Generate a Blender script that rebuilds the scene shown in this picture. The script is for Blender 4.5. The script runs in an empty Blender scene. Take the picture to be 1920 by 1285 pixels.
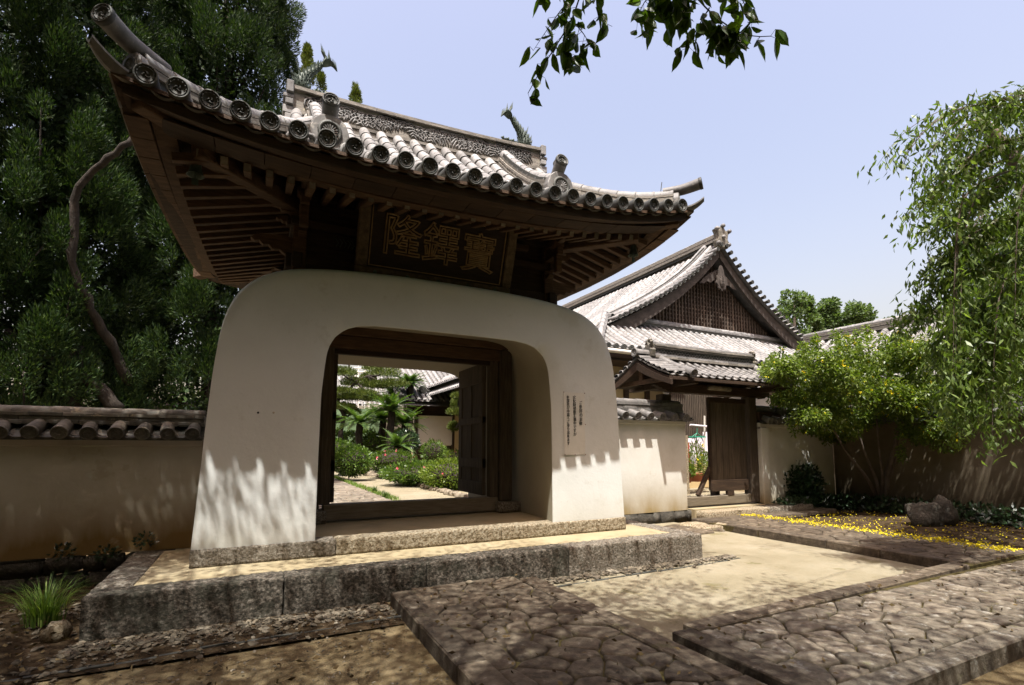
import bpy, bmesh, math, random
import numpy as np
from mathutils import Vector, Matrix, Euler
random.seed(7); RS = np.random.RandomState(11)
SC = bpy.context.scene
COL = SC.collection
# ------------------------------------------------------------------ camera
FPX, CX, CY, CAMH = 953.0, 960.0, 755.0, 1.6
PITCH, YAW = math.radians(5.1), math.radians(26.7)
cd = bpy.data.cameras.new('camera'); cam = bpy.data.objects.new('camera', cd); COL.objects.link(cam)
cam.location = (0, 0, CAMH); cam.rotation_euler = (math.pi/2 + PITCH, 0, -YAW)
cd.sensor_width = 36; cd.lens = 36*FPX/1920; cd.shift_y = (CY-642.5)/1920; cd.clip_start = .05; cd.clip_end = 3000
SC.camera = cam
_f = Vector((math.sin(YAW)*math.cos(PITCH), math.cos(YAW)*math.cos(PITCH), math.sin(PITCH)))
_r = Vector((math.cos(YAW), -math.sin(YAW), 0)); _u = _r.cross(_f); _c = Vector((0, 0, CAMH))
def ray(x, y): return _f + _r*((x-CX)/FPX) - _u*((y-CY)/FPX)
def on(x, y, ax, v):            # where the sight line of a photo point meets the plane axis=v
    d = ray(x, y); return _c + d*((v-_c[ax])/d[ax])
def at(x, y, d): return _c + ray(x, y)*d
def pix(p):
    d = Vector(p)-_c; z = d.dot(_f)
    return (CX+FPX*d.dot(_r)/z, CY-FPX*d.dot(_u)/z, z)
# ------------------------------------------------------------------ light
SUNV = Vector((-.20, -.335, 1)).normalized()
wd = bpy.data.worlds.new('World'); SC.world = wd; wd.use_nodes = True
nt = wd.node_tree; bg = nt.nodes['Background']
sky = nt.nodes.new('ShaderNodeTexSky'); sky.sky_type = 'NISHITA'; sky.sun_disc = False
sky.sun_elevation = math.asin(SUNV.z); sky.sun_rotation = math.atan2(SUNV.x, SUNV.y)
sky.air_density = 1.7; sky.dust_density = 6.5; sky.ozone_density = 1.0; sky.altitude = 50
tn = nt.nodes.new('ShaderNodeMix'); tn.data_type = 'RGBA'; tn.blend_type = 'MULTIPLY'; tn.inputs[0].default_value = 1
tn.inputs[7].default_value = (1.16, .965, .95, 1)
nt.links.new(sky.outputs[0], tn.inputs[6]); nt.links.new(tn.outputs[2], bg.inputs[0]); bg.inputs[1].default_value = .135
sl = bpy.data.lights.new('sun', 'SUN'); sl.energy = 5.0; sl.angle = math.radians(.53); sl.color = (1, .982, .945)
so = bpy.data.objects.new('sun', sl); COL.objects.link(so); so.location = SUNV*40
so.rotation_euler = SUNV.to_track_quat('Z', 'Y').to_euler()
SC.view_settings.view_transform = 'Standard'; SC.view_settings.look = 'None'
SC.view_settings.gamma = 1; SC.view_settings.use_curve_mapping = False
SC.view_settings.exposure = 1.1
# ------------------------------------------------------------------ materials
def ramp(nt, fac, cols):
    n = nt.nodes.new('ShaderNodeValToRGB'); cr = n.color_ramp
    k = len(cols)
    for i, c in enumerate(cols):
        pos = c[3] if len(c) > 3 else i/max(1, k-1)
        e = cr.elements[i] if i < 2 else cr.elements.new(pos)
        e.position = pos; e.color = (c[0], c[1], c[2], 1)
    nt.links.new(fac, n.inputs[0]); return n.outputs[0]
def mixc(nt, f, a, b, mode='MIX'):
    n = nt.nodes.new('ShaderNodeMix'); n.data_type = 'RGBA'; n.blend_type = mode
    if isinstance(f, (int, float)): n.inputs[0].default_value = f
    else: nt.links.new(f, n.inputs[0])
    for s, v in ((6, a), (7, b)):
        if isinstance(v, tuple): n.inputs[s].default_value = (v[0], v[1], v[2], 1)
        else: nt.links.new(v, n.inputs[s])
    return n.outputs[2]
def math_(nt, op, a, b=0.0, clamp=False):
    n = nt.nodes.new('ShaderNodeMath'); n.operation = op; n.use_clamp = clamp
    for i, v in enumerate((a, b)):
        if isinstance(v, (int, float)): n.inputs[i].default_value = v
        else: nt.links.new(v, n.inputs[i])
    return n.outputs[0]
def noise(nt, vec, scale, detail=4, rough=.6):
    n = nt.nodes.new('ShaderNodeTexNoise'); n.inputs['Scale'].default_value = scale
    n.inputs['Detail'].default_value = detail; n.inputs['Roughness'].default_value = rough
    nt.links.new(vec, n.inputs['Vector']); return n.outputs['Fac']
def mat(name, cols, scale=4, stretch=(1, 1, 1), rough=.85, bump=.3, bscale=None, bdist=.01, spots=None, rand=.0,
        island=0., moss=None, spec=.3, streak=None, metal=0., detail=6, con=1.7):
    m = bpy.data.materials.new(name); m.use_nodes = True; nt = m.node_tree; N = nt.nodes
    P = N['Principled BSDF']; geo = N.new('ShaderNodeNewGeometry')
    mp = N.new('ShaderNodeMapping'); mp.inputs['Scale'].default_value = stretch
    nt.links.new(geo.outputs['Position'], mp.inputs['Vector']); v = mp.outputs[0]
    f = noise(nt, v, scale, detail, .65)
    f2 = math_(nt, 'MULTIPLY_ADD', f, con); f2.node.inputs[2].default_value = -(con-1)/2; f2.node.use_clamp = True
    c = ramp(nt, f2, cols)
    if streak:                      # dirt with a shape of its own near a height: (z0, z1, colour, strength)
        z0, z1, col, st = streak
        sx = N.new('ShaderNodeSeparateXYZ'); nt.links.new(geo.outputs['Position'], sx.inputs[0])
        h = N.new('ShaderNodeMapRange'); h.inputs[1].default_value = z0; h.inputs[2].default_value = z1
        h.inputs[3].default_value = 1; h.inputs[4].default_value = 0; nt.links.new(sx.outputs[2], h.inputs[0])
        mp2 = N.new('ShaderNodeMapping'); mp2.inputs['Scale'].default_value = (1.3, 1.3, .35)
        nt.links.new(geo.outputs['Position'], mp2.inputs['Vector'])
        nn = noise(nt, mp2.outputs[0], 2.2, 5, .6)
        a = math_(nt, 'MULTIPLY', h.outputs[0], math_(nt, 'ADD', nn, .35))
        a = math_(nt, 'MULTIPLY', math_(nt, 'POWER', a, 1.3), st, True)
        c = mixc(nt, a, c, col)
    if spots:                       # (scale, threshold, colour, amount)
        for (s_, th, col, am) in spots:
            n2 = noise(nt, geo.outputs['Position'], s_, 5, .7)
            r = N.new('ShaderNodeMapRange'); r.inputs[1].default_value = th; r.inputs[2].default_value = th+.07
            nt.links.new(n2, r.inputs[0]); c = mixc(nt, math_(nt, 'MULTIPLY', r.outputs[0], am), c, col)
    if moss:                        # on faces that look up: (colour, amount, scale)
        sn = N.new('ShaderNodeSeparateXYZ'); nt.links.new(geo.outputs['Normal'], sn.inputs[0])
        n3 = noise(nt, geo.outputs['Position'], moss[2], 5, .7)
        r = N.new('ShaderNodeMapRange'); r.inputs[1].default_value = .48; r.inputs[2].default_value = .62
        nt.links.new(n3, r.inputs[0])
        c = mixc(nt, math_(nt, 'MULTIPLY', math_(nt, 'MULTIPLY', r.outputs[0], moss[1]), 1.0), c, moss[0])
    if rand or island:
        oi = N.new('ShaderNodeObjectInfo')
        src = oi.outputs['Random'] if rand else geo.outputs['Random Per Island']; a = rand or island
        k = math_(nt, 'MULTIPLY_ADD', src, 2*a); k.node.inputs[2].default_value = 1-a
        c = mixc(nt, 1.0, c, k, 'MULTIPLY')
    nt.links.new(c, P.inputs['Base Color']); P.inputs['Roughness'].default_value = rough
    P.inputs['Specular IOR Level'].default_value = spec; P.inputs['Metallic'].default_value = metal
    if bump:
        b = N.new('ShaderNodeBump'); b.inputs['Strength'].default_value = bump; b.inputs['Distance'].default_value = bdist
        nb = noise(nt, v, bscale or scale*5, 6, .7)
        nt.links.new(nb, b.inputs['Height']); nt.links.new(b.outputs[0], P.inputs['Normal'])
    return m
def leafmat(name, cols, trans=.35, rough=.45, spec=.4, tcol=None):
    m = bpy.data.materials.new(name); m.use_nodes = True; nt = m.node_tree; N = nt.nodes; P = N['Principled BSDF']
    geo = N.new('ShaderNodeNewGeometry'); c = ramp(nt, geo.outputs['Random Per Island'], cols)
    nz = noise(nt, geo.outputs['Position'], 1.3, 3)
    k = math_(nt, 'MULTIPLY_ADD', nz, 1.1); k.node.inputs[2].default_value = .45
    c = mixc(nt, 1.0, c, k, 'MULTIPLY')
    nt.links.new(c, P.inputs['Base Color']); P.inputs['Roughness'].default_value = rough
    P.inputs['Specular IOR Level'].default_value = spec
    T = N.new('ShaderNodeBsdfTranslucent'); 
    tc = mixc(nt, 1.0, c, tcol or (1.5, 1.7, .6), 'MULTIPLY'); nt.links.new(tc, T.inputs[0])
    mx = N.new('ShaderNodeMixShader'); mx.inputs[0].default_value = trans
    nt.links.new(P.outputs[0], mx.inputs[1]); nt.links.new(T.outputs[0], mx.inputs[2])
    nt.links.new(mx.outputs[0], N['Material Output'].inputs[0]); return m
MT = {}
MT['plaster'] = mat('lime_plaster', [(.54, .545, .505), (.60, .605, .57), (.64, .645, .615)], 1.1, bump=.35, bscale=14, bdist=.012, streak=(.5, .95, (.36, .32, .24), .5),
                    spots=[(2.4, .60, (.46, .45, .39), .4), (.8, .58, (.50, .49, .43), .5), (14, .66, (.44, .43, .38), .4)], rough=.9, spec=.15)
MT['plaster_low'] = mat('stained_plaster', [(.46, .44, .375), (.57, .555, .495), (.63, .62, .565)], 1.5, bump=.3, bscale=12, bdist=.012,
                    streak=(.25, 1.05, (.27, .205, .10), 1.1), spots=[(2.3, .62, (.42, .36, .27), .5), (5, .7, (.3, .28, .22), .5)], rough=.92, spec=.15)
MT['plaster_left'] = mat('earth_stained_plaster', [(.36, .32, .24), (.47, .43, .345), (.55, .52, .44)], 1.5, bump=.3, bscale=12, bdist=.012,
                    streak=(.3, 1.1, (.20, .13, .05), 1.7), spots=[(2.3, .60, (.34, .29, .2), .5), (5, .66, (.26, .23, .17), .5)], rough=.92, spec=.15)
MT['plaster_old'] = mat('old_earthen_plaster', [(.085, .066, .042), (.13, .105, .07), (.18, .15, .11)], 1.3, bump=.5, bscale=12,
                    streak=(.2, 1.3, (.05, .038, .022), 1.2), rough=.95, spec=.1)
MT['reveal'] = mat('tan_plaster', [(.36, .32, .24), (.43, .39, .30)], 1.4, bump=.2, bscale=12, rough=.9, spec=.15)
MT['granite'] = mat('chiselled_granite', [(.06, .048, .033), (.15, .125, .09), (.23, .20, .155), (.30, .27, .22)], 34, con=4.2, detail=9, bump=1., bscale=26, bdist=.045,
                    spots=[(2.2, .55, (.10, .085, .06), .55), (60, .6, (.07, .06, .05), .7)], rand=.12)
MT['granite_warm'] = mat('warm_granite', [(.09, .065, .035), (.20, .155, .095), (.29, .24, .16), (.34, .30, .22)], 34, con=4.2, detail=9, bump=1., bscale=28, bdist=.035,
                    spots=[(60, .62, (.12, .09, .05), .6)], rand=.1)
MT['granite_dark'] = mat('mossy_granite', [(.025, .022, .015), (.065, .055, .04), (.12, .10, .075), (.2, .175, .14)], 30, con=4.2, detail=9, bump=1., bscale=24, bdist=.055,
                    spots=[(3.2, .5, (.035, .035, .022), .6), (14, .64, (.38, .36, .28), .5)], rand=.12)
MT['tataki'] = mat('rammed_earth_floor', [(.22, .175, .10), (.28, .23, .14), (.32, .275, .18)], 1.6, bump=.35, bscale=40, bdist=.006, rough=.95, spec=.1)
MT['sand'] = mat('sandy_ground', [(.075, .052, .024), (.13, .095, .048), (.18, .14, .08)], 2.2, con=2.6, detail=10, bump=.8, bscale=55, bdist=.02, rough=.97, spec=.1,
                 spots=[(1.1, .60, (.10, .10, .035), .6), (9, .66, (.06, .04, .018), .6), (120, .56, (.24, .2, .14), .6), (28, .60, (.055, .04, .02), .6), (45, .62, (.22, .18, .115), .6)])
MT['court'] = mat('pale_sand', [(.155, .132, .082), (.205, .178, .118), (.25, .222, .158)], 1.3, con=2.2, detail=10, bump=.7, bscale=70, bdist=.014, rough=.97, spec=.1,
                 spots=[(1.5, .60, (.10, .085, .03), .6), (.5, .62, (.12, .095, .045), .5), (150, .58, (.30, .26, .19), .6), (40, .60, (.13, .11, .065), .45)])
MT['soil'] = mat('dark_soil', [(.02, .013, .007), (.05, .034, .018), (.10, .07, .04)], 5, con=3, detail=9, bump=1., bscale=30, bdist=.03, rough=1, spec=.1)
MT['pebble'] = mat('pebble_stone', [(.04, .032, .021), (.10, .082, .056), (.22, .195, .15)], 5, island=.55, bump=.3, rough=.9)
MT['paving'] = mat('lichened_paving', [(.037, .027, .017), (.080, .061, .040), (.135, .108, .074)], 9, con=2.8, detail=9, bump=.9, bscale=26, bdist=.02,
                   spots=[(9, .62, (.24, .22, .18), .7), (28, .66, (.2, .18, .14), .6), (3.5, .62, (.09, .08, .035), .6)], rand=.28, rough=.85, spec=.3)
MT['paving_light'] = mat('pale_lichened_paving', [(.066, .051, .034), (.140, .115, .080), (.225, .19, .138)], 9, con=2.8, detail=9, bump=.9, bscale=26, bdist=.02,
                   spots=[(7, .58, (.32, .30, .25), .8), (24, .62, (.27, .25, .20), .6), (3.1, .62, (.12, .115, .035), .6)], rand=.25, rough=.8, spec=.4)
MT['joint'] = mat('mossy_joint', [(.035, .028, .014), (.075, .06, .026), (.11, .10, .035)], 8, bump=1, bscale=40, bdist=.02, rough=1, spec=.05)
MT['wood'] = mat('old_brown_timber', [(.014, .008, .004), (.036, .021, .011), (.07, .042, .023)], 3, stretch=(.8, 6, 9), bump=.5, bscale=14, rough=.75, rand=.22)
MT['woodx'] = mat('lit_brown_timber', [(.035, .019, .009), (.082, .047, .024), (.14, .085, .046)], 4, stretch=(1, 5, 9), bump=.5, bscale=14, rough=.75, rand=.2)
MT['wood_grey'] = mat('weathered_grey_timber', [(.028, .021, .014), (.068, .052, .036), (.12, .097, .068)], 5, stretch=(7, 7, .5), bump=.6, bscale=12, rough=.85, rand=.15)
MT['wood_h'] = mat('weathered_sill_timber', [(.07, .056, .036), (.135, .11, .075), (.20, .17, .12)], 5, stretch=(.7, 8, 9), bump=.6, bscale=12, rough=.85, rand=.15)
MT['wood_end'] = mat('pale_rafter_end', [(.07, .06, .04), (.17, .15, .11), (.30, .27, .21)], 9, bump=.3, rand=.35)
MT['wood_gable'] = mat('gable_timber', [(.022, .018, .015), (.055, .045, .037), (.095, .08, .066)], 3, stretch=(1, 1, 1.5), bump=.5, bscale=10, rough=.85)
MT['lattice'] = mat('lattice_timber', [(.03, .022, .016), (.075, .055, .04), (.13, .10, .075)], 5, bump=.2, rand=.4, rough=.85)
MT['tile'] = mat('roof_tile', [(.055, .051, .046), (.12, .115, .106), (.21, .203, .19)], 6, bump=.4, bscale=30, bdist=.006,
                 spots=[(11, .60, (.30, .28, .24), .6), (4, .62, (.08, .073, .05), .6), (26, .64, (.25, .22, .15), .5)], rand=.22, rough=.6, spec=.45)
MT['tile_lit'] = mat('sunlit_weathered_tile', [(.11, .105, .098), (.205, .20, .192), (.30, .295, .285)], 5, bump=.4, bscale=30, bdist=.006,
                 spots=[(9, .57, (.075, .07, .058), .7), (2.5, .60, (.09, .085, .065), .6)], rand=.3, rough=.65, spec=.4)  # weathered tile with the brightness of sunlight put into its pale colour
MT['tile_dark'] = mat('dark_eave_tile', [(.018, .019, .015), (.04, .041, .034), (.075, .076, .062)], 9, bump=.5, bscale=40, bdist=.005,
                 spots=[(15, .66, (.14, .14, .11), .5)], rand=.3, rough=.65, spec=.45)
MT['tile_wall'] = mat('mossy_wall_tile', [(.045, .042, .035), (.11, .10, .08), (.22, .195, .15)], 8, bump=.6, bscale=30, bdist=.008,
                 spots=[(7, .60, (.34, .29, .19), .6), (3, .6, (.07, .075, .03), .5)], rand=.4, rough=.7)
MT['tile_stack'] = mat('stacked_ridge_tile', [(.07, .065, .055), (.17, .155, .13), (.30, .275, .235)], 7, stretch=(1, 1, 5), bump=.5, bscale=20, bdist=.01,
                 spots=[(8, .62, (.42, .38, .27), .5)], rand=.3, rough=.75)
MT['bronze'] = mat('verdigris_bronze', [(.018, .024, .018), (.05, .07, .052), (.11, .145, .115)], 14, bump=.5, bscale=50, bdist=.006, rough=.6)
MT['gold'] = mat('faded_gilt', [(.12, .08, .035), (.24, .16, .07), (.38, .27, .13)], 12, bump=.2, rough=.6)
MT['plaque'] = mat('dark_plaque_board', [(.010, .007, .004), (.024, .016, .009), (.04, .027, .015)], 5, stretch=(1, 3, 8), bump=.5, bscale=16)
MT['plaque_frame'] = mat('worn_plaque_frame', [(.03, .021, .012), (.09, .065, .036), (.17, .125, .07)], 7, stretch=(2, 2, 2), bump=.4)
MT['paper'] = mat('notice_paper', [(.58, .56, .49), (.66, .64, .58)], 5, bump=.35, bscale=9, bdist=.01, rough=.8)
MT['ink'] = mat('black_ink', [(.008, .008, .008), (.012, .012, .012)], 3, bump=0, rough=.7)
MT['pin'] = mat('red_brown_pin', [(.18, .04, .03), (.2, .05, .04)], 3, bump=0)
MT['bark'] = mat('dark_bark', [(.010, .008, .006), (.028, .022, .016), (.06, .048, .037)], 7, stretch=(1, 1, .4), bump=1, bscale=18, bdist=.04, rough=.95)
MT['bark_grey'] = mat('grey_brown_bark', [(.06, .045, .035), (.13, .10, .08), (.2, .165, .13)], 7, stretch=(1, 1, .4), bump=1, bscale=18, bdist=.02, rough=.95)
MT['boulder'] = mat('mossy_boulder', [(.02, .018, .014), (.06, .054, .042), (.12, .108, .088)], 4, bump=1, bscale=16, bdist=.05, spots=[(6, .62, (.16, .155, .125), .5)])
MT['terracotta'] = mat('terracotta', [(.28, .09, .045), (.38, .13, .07)], 8, bump=.2)
MT['white_cloth'] = mat('white_cloth', [(.62, .56, .60), (.72, .68, .72)], 3, bump=.3)
MT['red_cloth'] = mat('red_cloth', [(.4, .03, .03), (.5, .05, .04)], 3, bump=.1)
MT['green_plastic'] = mat('green_plastic', [(.03, .26, .17), (.05, .34, .22)], 3, bump=0, rough=.4)
MT['green_sheet'] = mat('green_netting', [(.10, .16, .08), (.14, .21, .11)], 1.2, bump=.5, bscale=2, bdist=.1)
MT['whitewash'] = mat('white_wall', [(.62, .58, .50), (.72, .69, .61)], 1.1, bump=.1)
MT['ochre'] = mat('ochre_wall', [(.42, .31, .15), (.5, .38, .2)], 1.1, bump=.1)
MT['metal'] = mat('dull_metal', [(.45, .42, .36), (.58, .55, .48)], 2, bump=.05, rough=.5)
MT['yellow'] = leafmat('yellow_petal', [(.55, .44, .01), (.72, .60, .025)], .25, .6, .2, (1.2, 1.1, .4))
MT['pink'] = leafmat('pink_petal', [(.55, .03, .06), (.75, .12, .18), (.8, .5, .5)], .25, .6, .2, (1.2, .8, .8))
MT['conifer'] = leafmat('conifer_needles', [(.008, .018, .007), (.016, .034, .011), (.03, .056, .016), (.055, .085, .022)], .15, .6, .2)
MT['hedge'] = leafmat('hedge_leaves', [(.03, .065, .01), (.065, .115, .016), (.12, .185, .028)], .3, .45, .4)
MT['bush_dark'] = leafmat('dark_glossy_leaves', [(.010, .022, .010), (.02, .045, .016), (.04, .075, .03)], .1, .35, .6)
MT['kerria'] = leafmat('shrub_leaves', [(.045, .075, .010), (.095, .14, .018), (.16, .205, .03)], .35, .45, .4)
MT['weeping'] = leafmat('weeping_leaves', [(.055, .092, .018), (.10, .148, .032), (.17, .225, .065)], .40, .42, .35)
MT['cherry'] = leafmat('broad_leaves', [(.030, .060, .008), (.05, .085, .010), (.075, .12, .015)], .40, .42, .4)
MT['far_leaf'] = leafmat('far_leaves', [(.045, .075, .026), (.075, .115, .04), (.105, .15, .058)], .35, .5, .3)
MT['cycad'] = leafmat('cycad_fronds', [(.02, .05, .01), (.045, .085, .016), (.10, .15, .035)], .25, .4, .5)
MT['pine'] = leafmat('pine_needles', [(.04, .06, .012), (.075, .10, .02), (.12, .145, .03)], .15, .5, .3)
MT['grass'] = leafmat('grass_blades', [(.06, .12, .02), (.12, .2, .035), (.22, .28, .07)], .3, .5, .3)
# ------------------------------------------------------------------ mesh building
WM = {}
I4 = Matrix.Identity(4)
def tag(o, label=None, cat=None, group=None, kind=None):
    if label: o['label'] = label
    if cat: o['category'] = cat
    if group: o['group'] = group
    if kind: o['kind'] = kind
    return o
def obj(name, me, parent=None, M=I4, kind=None):
    o = bpy.data.objects.new(name, me); COL.objects.link(o)
    WM[o.name] = M.copy(); o.matrix_basis = M
    if parent is not None:
        o.parent = parent; o.matrix_parent_inverse = WM[parent.name].inverted()
    if kind: o['kind'] = kind
    return o
def empty(name, loc, label, cat, group=None):
    o = obj(name, None, None, Matrix.Translation(loc)); o.empty_display_size = .2
    return tag(o, label, cat, group)
def frame(p, ydir, zdir=(0, 0, 1)):     # matrix with +Y along ydir
    y = Vector(ydir).normalized(); z = Vector(zdir); x = y.cross(z).normalized(); z = x.cross(y)
    m = Matrix((x, y, z)).transposed().to_4x4(); m.translation = Vector(p); return m
class MB:
    def __init__(s): s.v = []; s.f = []
    def add(s, vs, fs, M=None):
        b = len(s.v)
        s.v += [tuple(M @ Vector(v)) for v in vs] if M else [tuple(v) for v in vs]
        s.f += [tuple(i+b for i in f) for f in fs]; return s
    def box(s, x0, x1, y0, y1, z0, z1, M=None):
        return s.add([(x0, y0, z0), (x1, y0, z0), (x1, y1, z0), (x0, y1, z0), (x0, y0, z1), (x1, y0, z1), (x1, y1, z1), (x0, y1, z1)],
                     [(3, 2, 1, 0), (4, 5, 6, 7), (0, 1, 5, 4), (1, 2, 6, 5), (2, 3, 7, 6), (3, 0, 4, 7)], M)
    def beam(s, a, b, w, h, up=(0, 0, 1)):    # beam whose centre line runs a to b
        a = Vector(a); b = Vector(b); M = frame(a, b-a, up); L = (b-a).length
        return s.box(-w/2, w/2, 0, L, -h/2, h/2, M)
    def prism(s, poly, t0, t1, M=None, axis='y'):     # outline in (x,z) pushed along y
        n = len(poly)
        vs = [(p[0], t0, p[1]) for p in poly]+[(p[0], t1, p[1]) for p in poly]
        fs = [tuple(range(n)), tuple(range(2*n-1, n-1, -1))]+[(i, i+n, (i+1) % n+n, (i+1) % n) for i in range(n)]
        return s.add(vs, fs, M)
    def tube(s, pts, r, n=8, cap=True, flat=1.0):
        pts = [Vector(p) for p in pts]; k = len(pts); rs = r if isinstance(r, (list, tuple)) else [r]*k
        vs = []; fs = []
        up = Vector((0, 0, 1)); t0 = (pts[1]-pts[0]).normalized()
        if abs(t0.z) > .9: up = Vector((1, 0, 0))
        x = t0.cross(up).normalized()
        for i in range(k):
            t = (pts[min(i+1, k-1)]-pts[max(i-1, 0)]).normalized()
            x = (x - t*x.dot(t)).normalized(); z = x.cross(t)
            for j in range(n):
                a = 2*math.pi*j/n; vs.append(pts[i]+x*(math.cos(a)*rs[i])+z*(math.sin(a)*rs[i]*flat))
        for i in range(k-1):
            for j in range(n):
                fs.append((i*n+j, i*n+(j+1) % n, (i+1)*n+(j+1) % n, (i+1)*n+j))
        if cap: fs += [tuple(range(n-1, -1, -1)), tuple(range((k-1)*n, k*n))]
        return s.add(vs, fs)
    def lathe(s, prof, n=16, M=None, arc=(0, 2*math.pi)):   # profile (r, y) about the Y axis
        full = abs(arc[1]-arc[0]-2*math.pi) < 1e-4; m = n if full else n+1
        vs = []; fs = []
        for (r, y) in prof:
            for j in range(m):
                a = arc[0]+(arc[1]-arc[0])*j/n; vs.append((r*math.cos(a), y, r*math.sin(a)))
        for i in range(len(prof)-1):
            for j in range(n):
                j2 = (j+1) % m
                fs.append((i*m+j, (i+1)*m+j, (i+1)*m+j2, i*m+j2))
        return s.add(vs, fs, M)
    def grid(s, fn, us, ws, M=None):
        vs = [fn(u, w) for u in us for w in ws]; b = len(ws)
        fs = [(i*b+j, (i+1)*b+j, (i+1)*b+j+1, i*b+j+1) for i in range(len(us)-1) for j in range(b-1)]
        return s.add(vs, fs, M)
    def mesh(s, name, mt, smooth=False, bevel=0, rough=0):
        me = bpy.data.meshes.new(name); me.from_pydata(s.v, [], s.f)
        if bevel or rough:
            bm = bmesh.new(); bm.from_mesh(me)
            if bevel: bmesh.ops.bevel(bm, geom=bm.edges[:], offset=bevel, segments=2 if bevel > .015 else 1, affect='EDGES', clamp_overlap=True)
            if rough:
                for v in bm.verts: v.co += Vector((random.uniform(-1, 1), random.uniform(-1, 1), random.uniform(-1, 1)))*rough
            bm.to_mesh(me); bm.free()
        me.materials.append(MT[mt] if isinstance(mt, str) else mt)
        if smooth: me.polygons.foreach_set('use_smooth', [True]*len(me.polygons))
        me.update(); return me
    def build(s, name, mt, parent=None, smooth=False, bevel=0, kind=None, rough=0, M=I4):
        return obj(name, s.mesh(name, mt, smooth, bevel, rough), parent, M, kind)
def autosmooth(me, deg=40):
    try: me.shade_smooth_by_angle
    except Exception: pass
def leafmesh(name, P, D, L, W, mt, fold=.18, droop=0., rs=RS):
    n = len(P); P = np.asarray(P, float); D = np.asarray(D, float)
    D = D/np.maximum(1e-6, np.linalg.norm(D, axis=1))[:, None]
    R = rs.normal(size=(n, 3)); S = np.cross(D, R); S /= np.maximum(1e-6, np.linalg.norm(S, axis=1))[:, None]
    Nn = np.cross(S, D); L = np.broadcast_to(np.asarray(L, float), (n,))*rs.uniform(.7, 1.25, n); W = np.broadcast_to(np.asarray(W, float), (n,))*rs.uniform(.8, 1.2, n)
    L = L[:, None]; W = W[:, None]
    mid = P+D*L*.45; tip = P+D*L; tip[:, 2] -= droop*L[:, 0]
    V = np.empty((n, 4, 3)); V[:, 0] = P; V[:, 1] = mid+S*W/2+Nn*W*fold; V[:, 2] = tip; V[:, 3] = mid-S*W/2+Nn*W*fold
    return polymesh(name, V.reshape(-1, 3), 4, n, mt)
def polymesh(name, V, k, n, mt):
    me = bpy.data.meshes.new(name); me.vertices.add(n*k); me.vertices.foreach_set('co', np.ascontiguousarray(V, dtype=np.float32).ravel())
    me.loops.add(n*k); me.loops.foreach_set('vertex_index', np.arange(n*k, dtype=np.int32))
    me.polygons.add(n); me.polygons.foreach_set('loop_start', np.arange(0, n*k, k, dtype=np.int32))
    me.materials.append(MT[mt]); me.update(calc_edges=True); return me
def blob_points(c, r, n, shell=.55, rs=RS):     # points through an ellipsoid, thicker towards its skin
    d = rs.normal(size=(n, 3)); d /= np.linalg.norm(d, axis=1)[:, None]
    q = rs.uniform(shell**3, 1, n)**(1/3)
    return np.asarray(c)+d*q[:, None]*np.asarray(r), d
def jit(a): return random.uniform(-a, a)

def leafmesh6(name, P, D, L, W, mt, rs=RS):      # larger leaves seen close: six points, pointed, folded on the midrib
    n = len(P); P = np.asarray(P, float); D = np.asarray(D, float); D = D/np.linalg.norm(D, axis=1)[:, None]
    S = np.cross(D, rs.normal(size=(n, 3))); S /= np.linalg.norm(S, axis=1)[:, None]; Nn = np.cross(S, D)
    L = (L*rs.uniform(.65, 1.2, n))[:, None]; W = (W*rs.uniform(.8, 1.2, n))[:, None]
    out = []
    prof = [(0, .0), (.18, .34), (.42, .5), (.70, .34), (.88, .10), (1.0, 0)]
    bend = rs.uniform(-.12, .25, n)[:, None]
    def pt(t, w): return P+D*L*t+S*W*w+Nn*(abs(w)*W*.35-L*bend*t*t)
    V = []
    for sg in (1, -1):
        for (t0, w0), (t1, w1) in zip(prof, prof[1:]):
            V.append(np.stack([pt(t0, 0), pt(t0, sg*w0+1e-5), pt(t1, sg*w1+1e-5), pt(t1, 0)], 1))
    V = np.stack(V, 1).reshape(-1, 3); me = polymesh(name, V, 4, n*10, mt)
    bm = bmesh.new(); bm.from_mesh(me); bmesh.ops.remove_doubles(bm, verts=bm.verts[:], dist=2e-5); bm.to_mesh(me); bm.free(); return me
# ================================================================== GROUND
def ground_z(x, y):
    return -.012+.012*math.sin(x*1.7+y)*math.cos(y*1.3)
g = MB()
xs = [-900, -200, -60, -25, -12]+[-8+i*.5 for i in range(61)]+[30, 60, 200, 900]
ys = [-900, -200, -40, -12]+[-5+i*.5 for i in range(35)]+[16, 25, 60, 200, 900]
g.grid(lambda x, y: (x, y, ground_z(x, y) if abs(x) < 23 and abs(y) < 13 else -.01), xs, ys)
ground = tag(g.build('ground', 'sand', smooth=True), 'brown sandy earth ground in dappled tree shade', kind='structure')
c_ = MB(); c_.grid(lambda x, y: (x, y, .012+.006*math.sin(x*3)*math.sin(y*2.3)), [2.9+i*.4 for i in range(14)], [3.0+i*.4 for i in range(16)])
tag(c_.build('sand_court', 'court', smooth=True), 'pale sand court between the stone paths and the gate', kind='structure')
c_ = MB(); c_.grid(lambda x, y: (x, y, .006+.03*max(0, min(1, (x+1.4)*-2))), [-6, -4, -3, -2, -1.4, -1, 0, 1.2, 1.28], [4.72, 5.1, 5.55, 6.5, 7.6])
tag(c_.build('soil_strip', 'soil'), 'dark soil strip along the foot of the platform and wall', kind='structure')
c_ = MB(); c_.grid(lambda x, y: (x, y, .03+.03*math.sin(x*2)*math.sin(y*2.1)), [9.75+i*.4 for i in range(12)], [-2+i*.4 for i in range(27)])
tag(c_.build('planting_bed', 'soil', smooth=True), 'dark earth bed covered in fallen petals under the flowering shrub', kind='structure')
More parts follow.
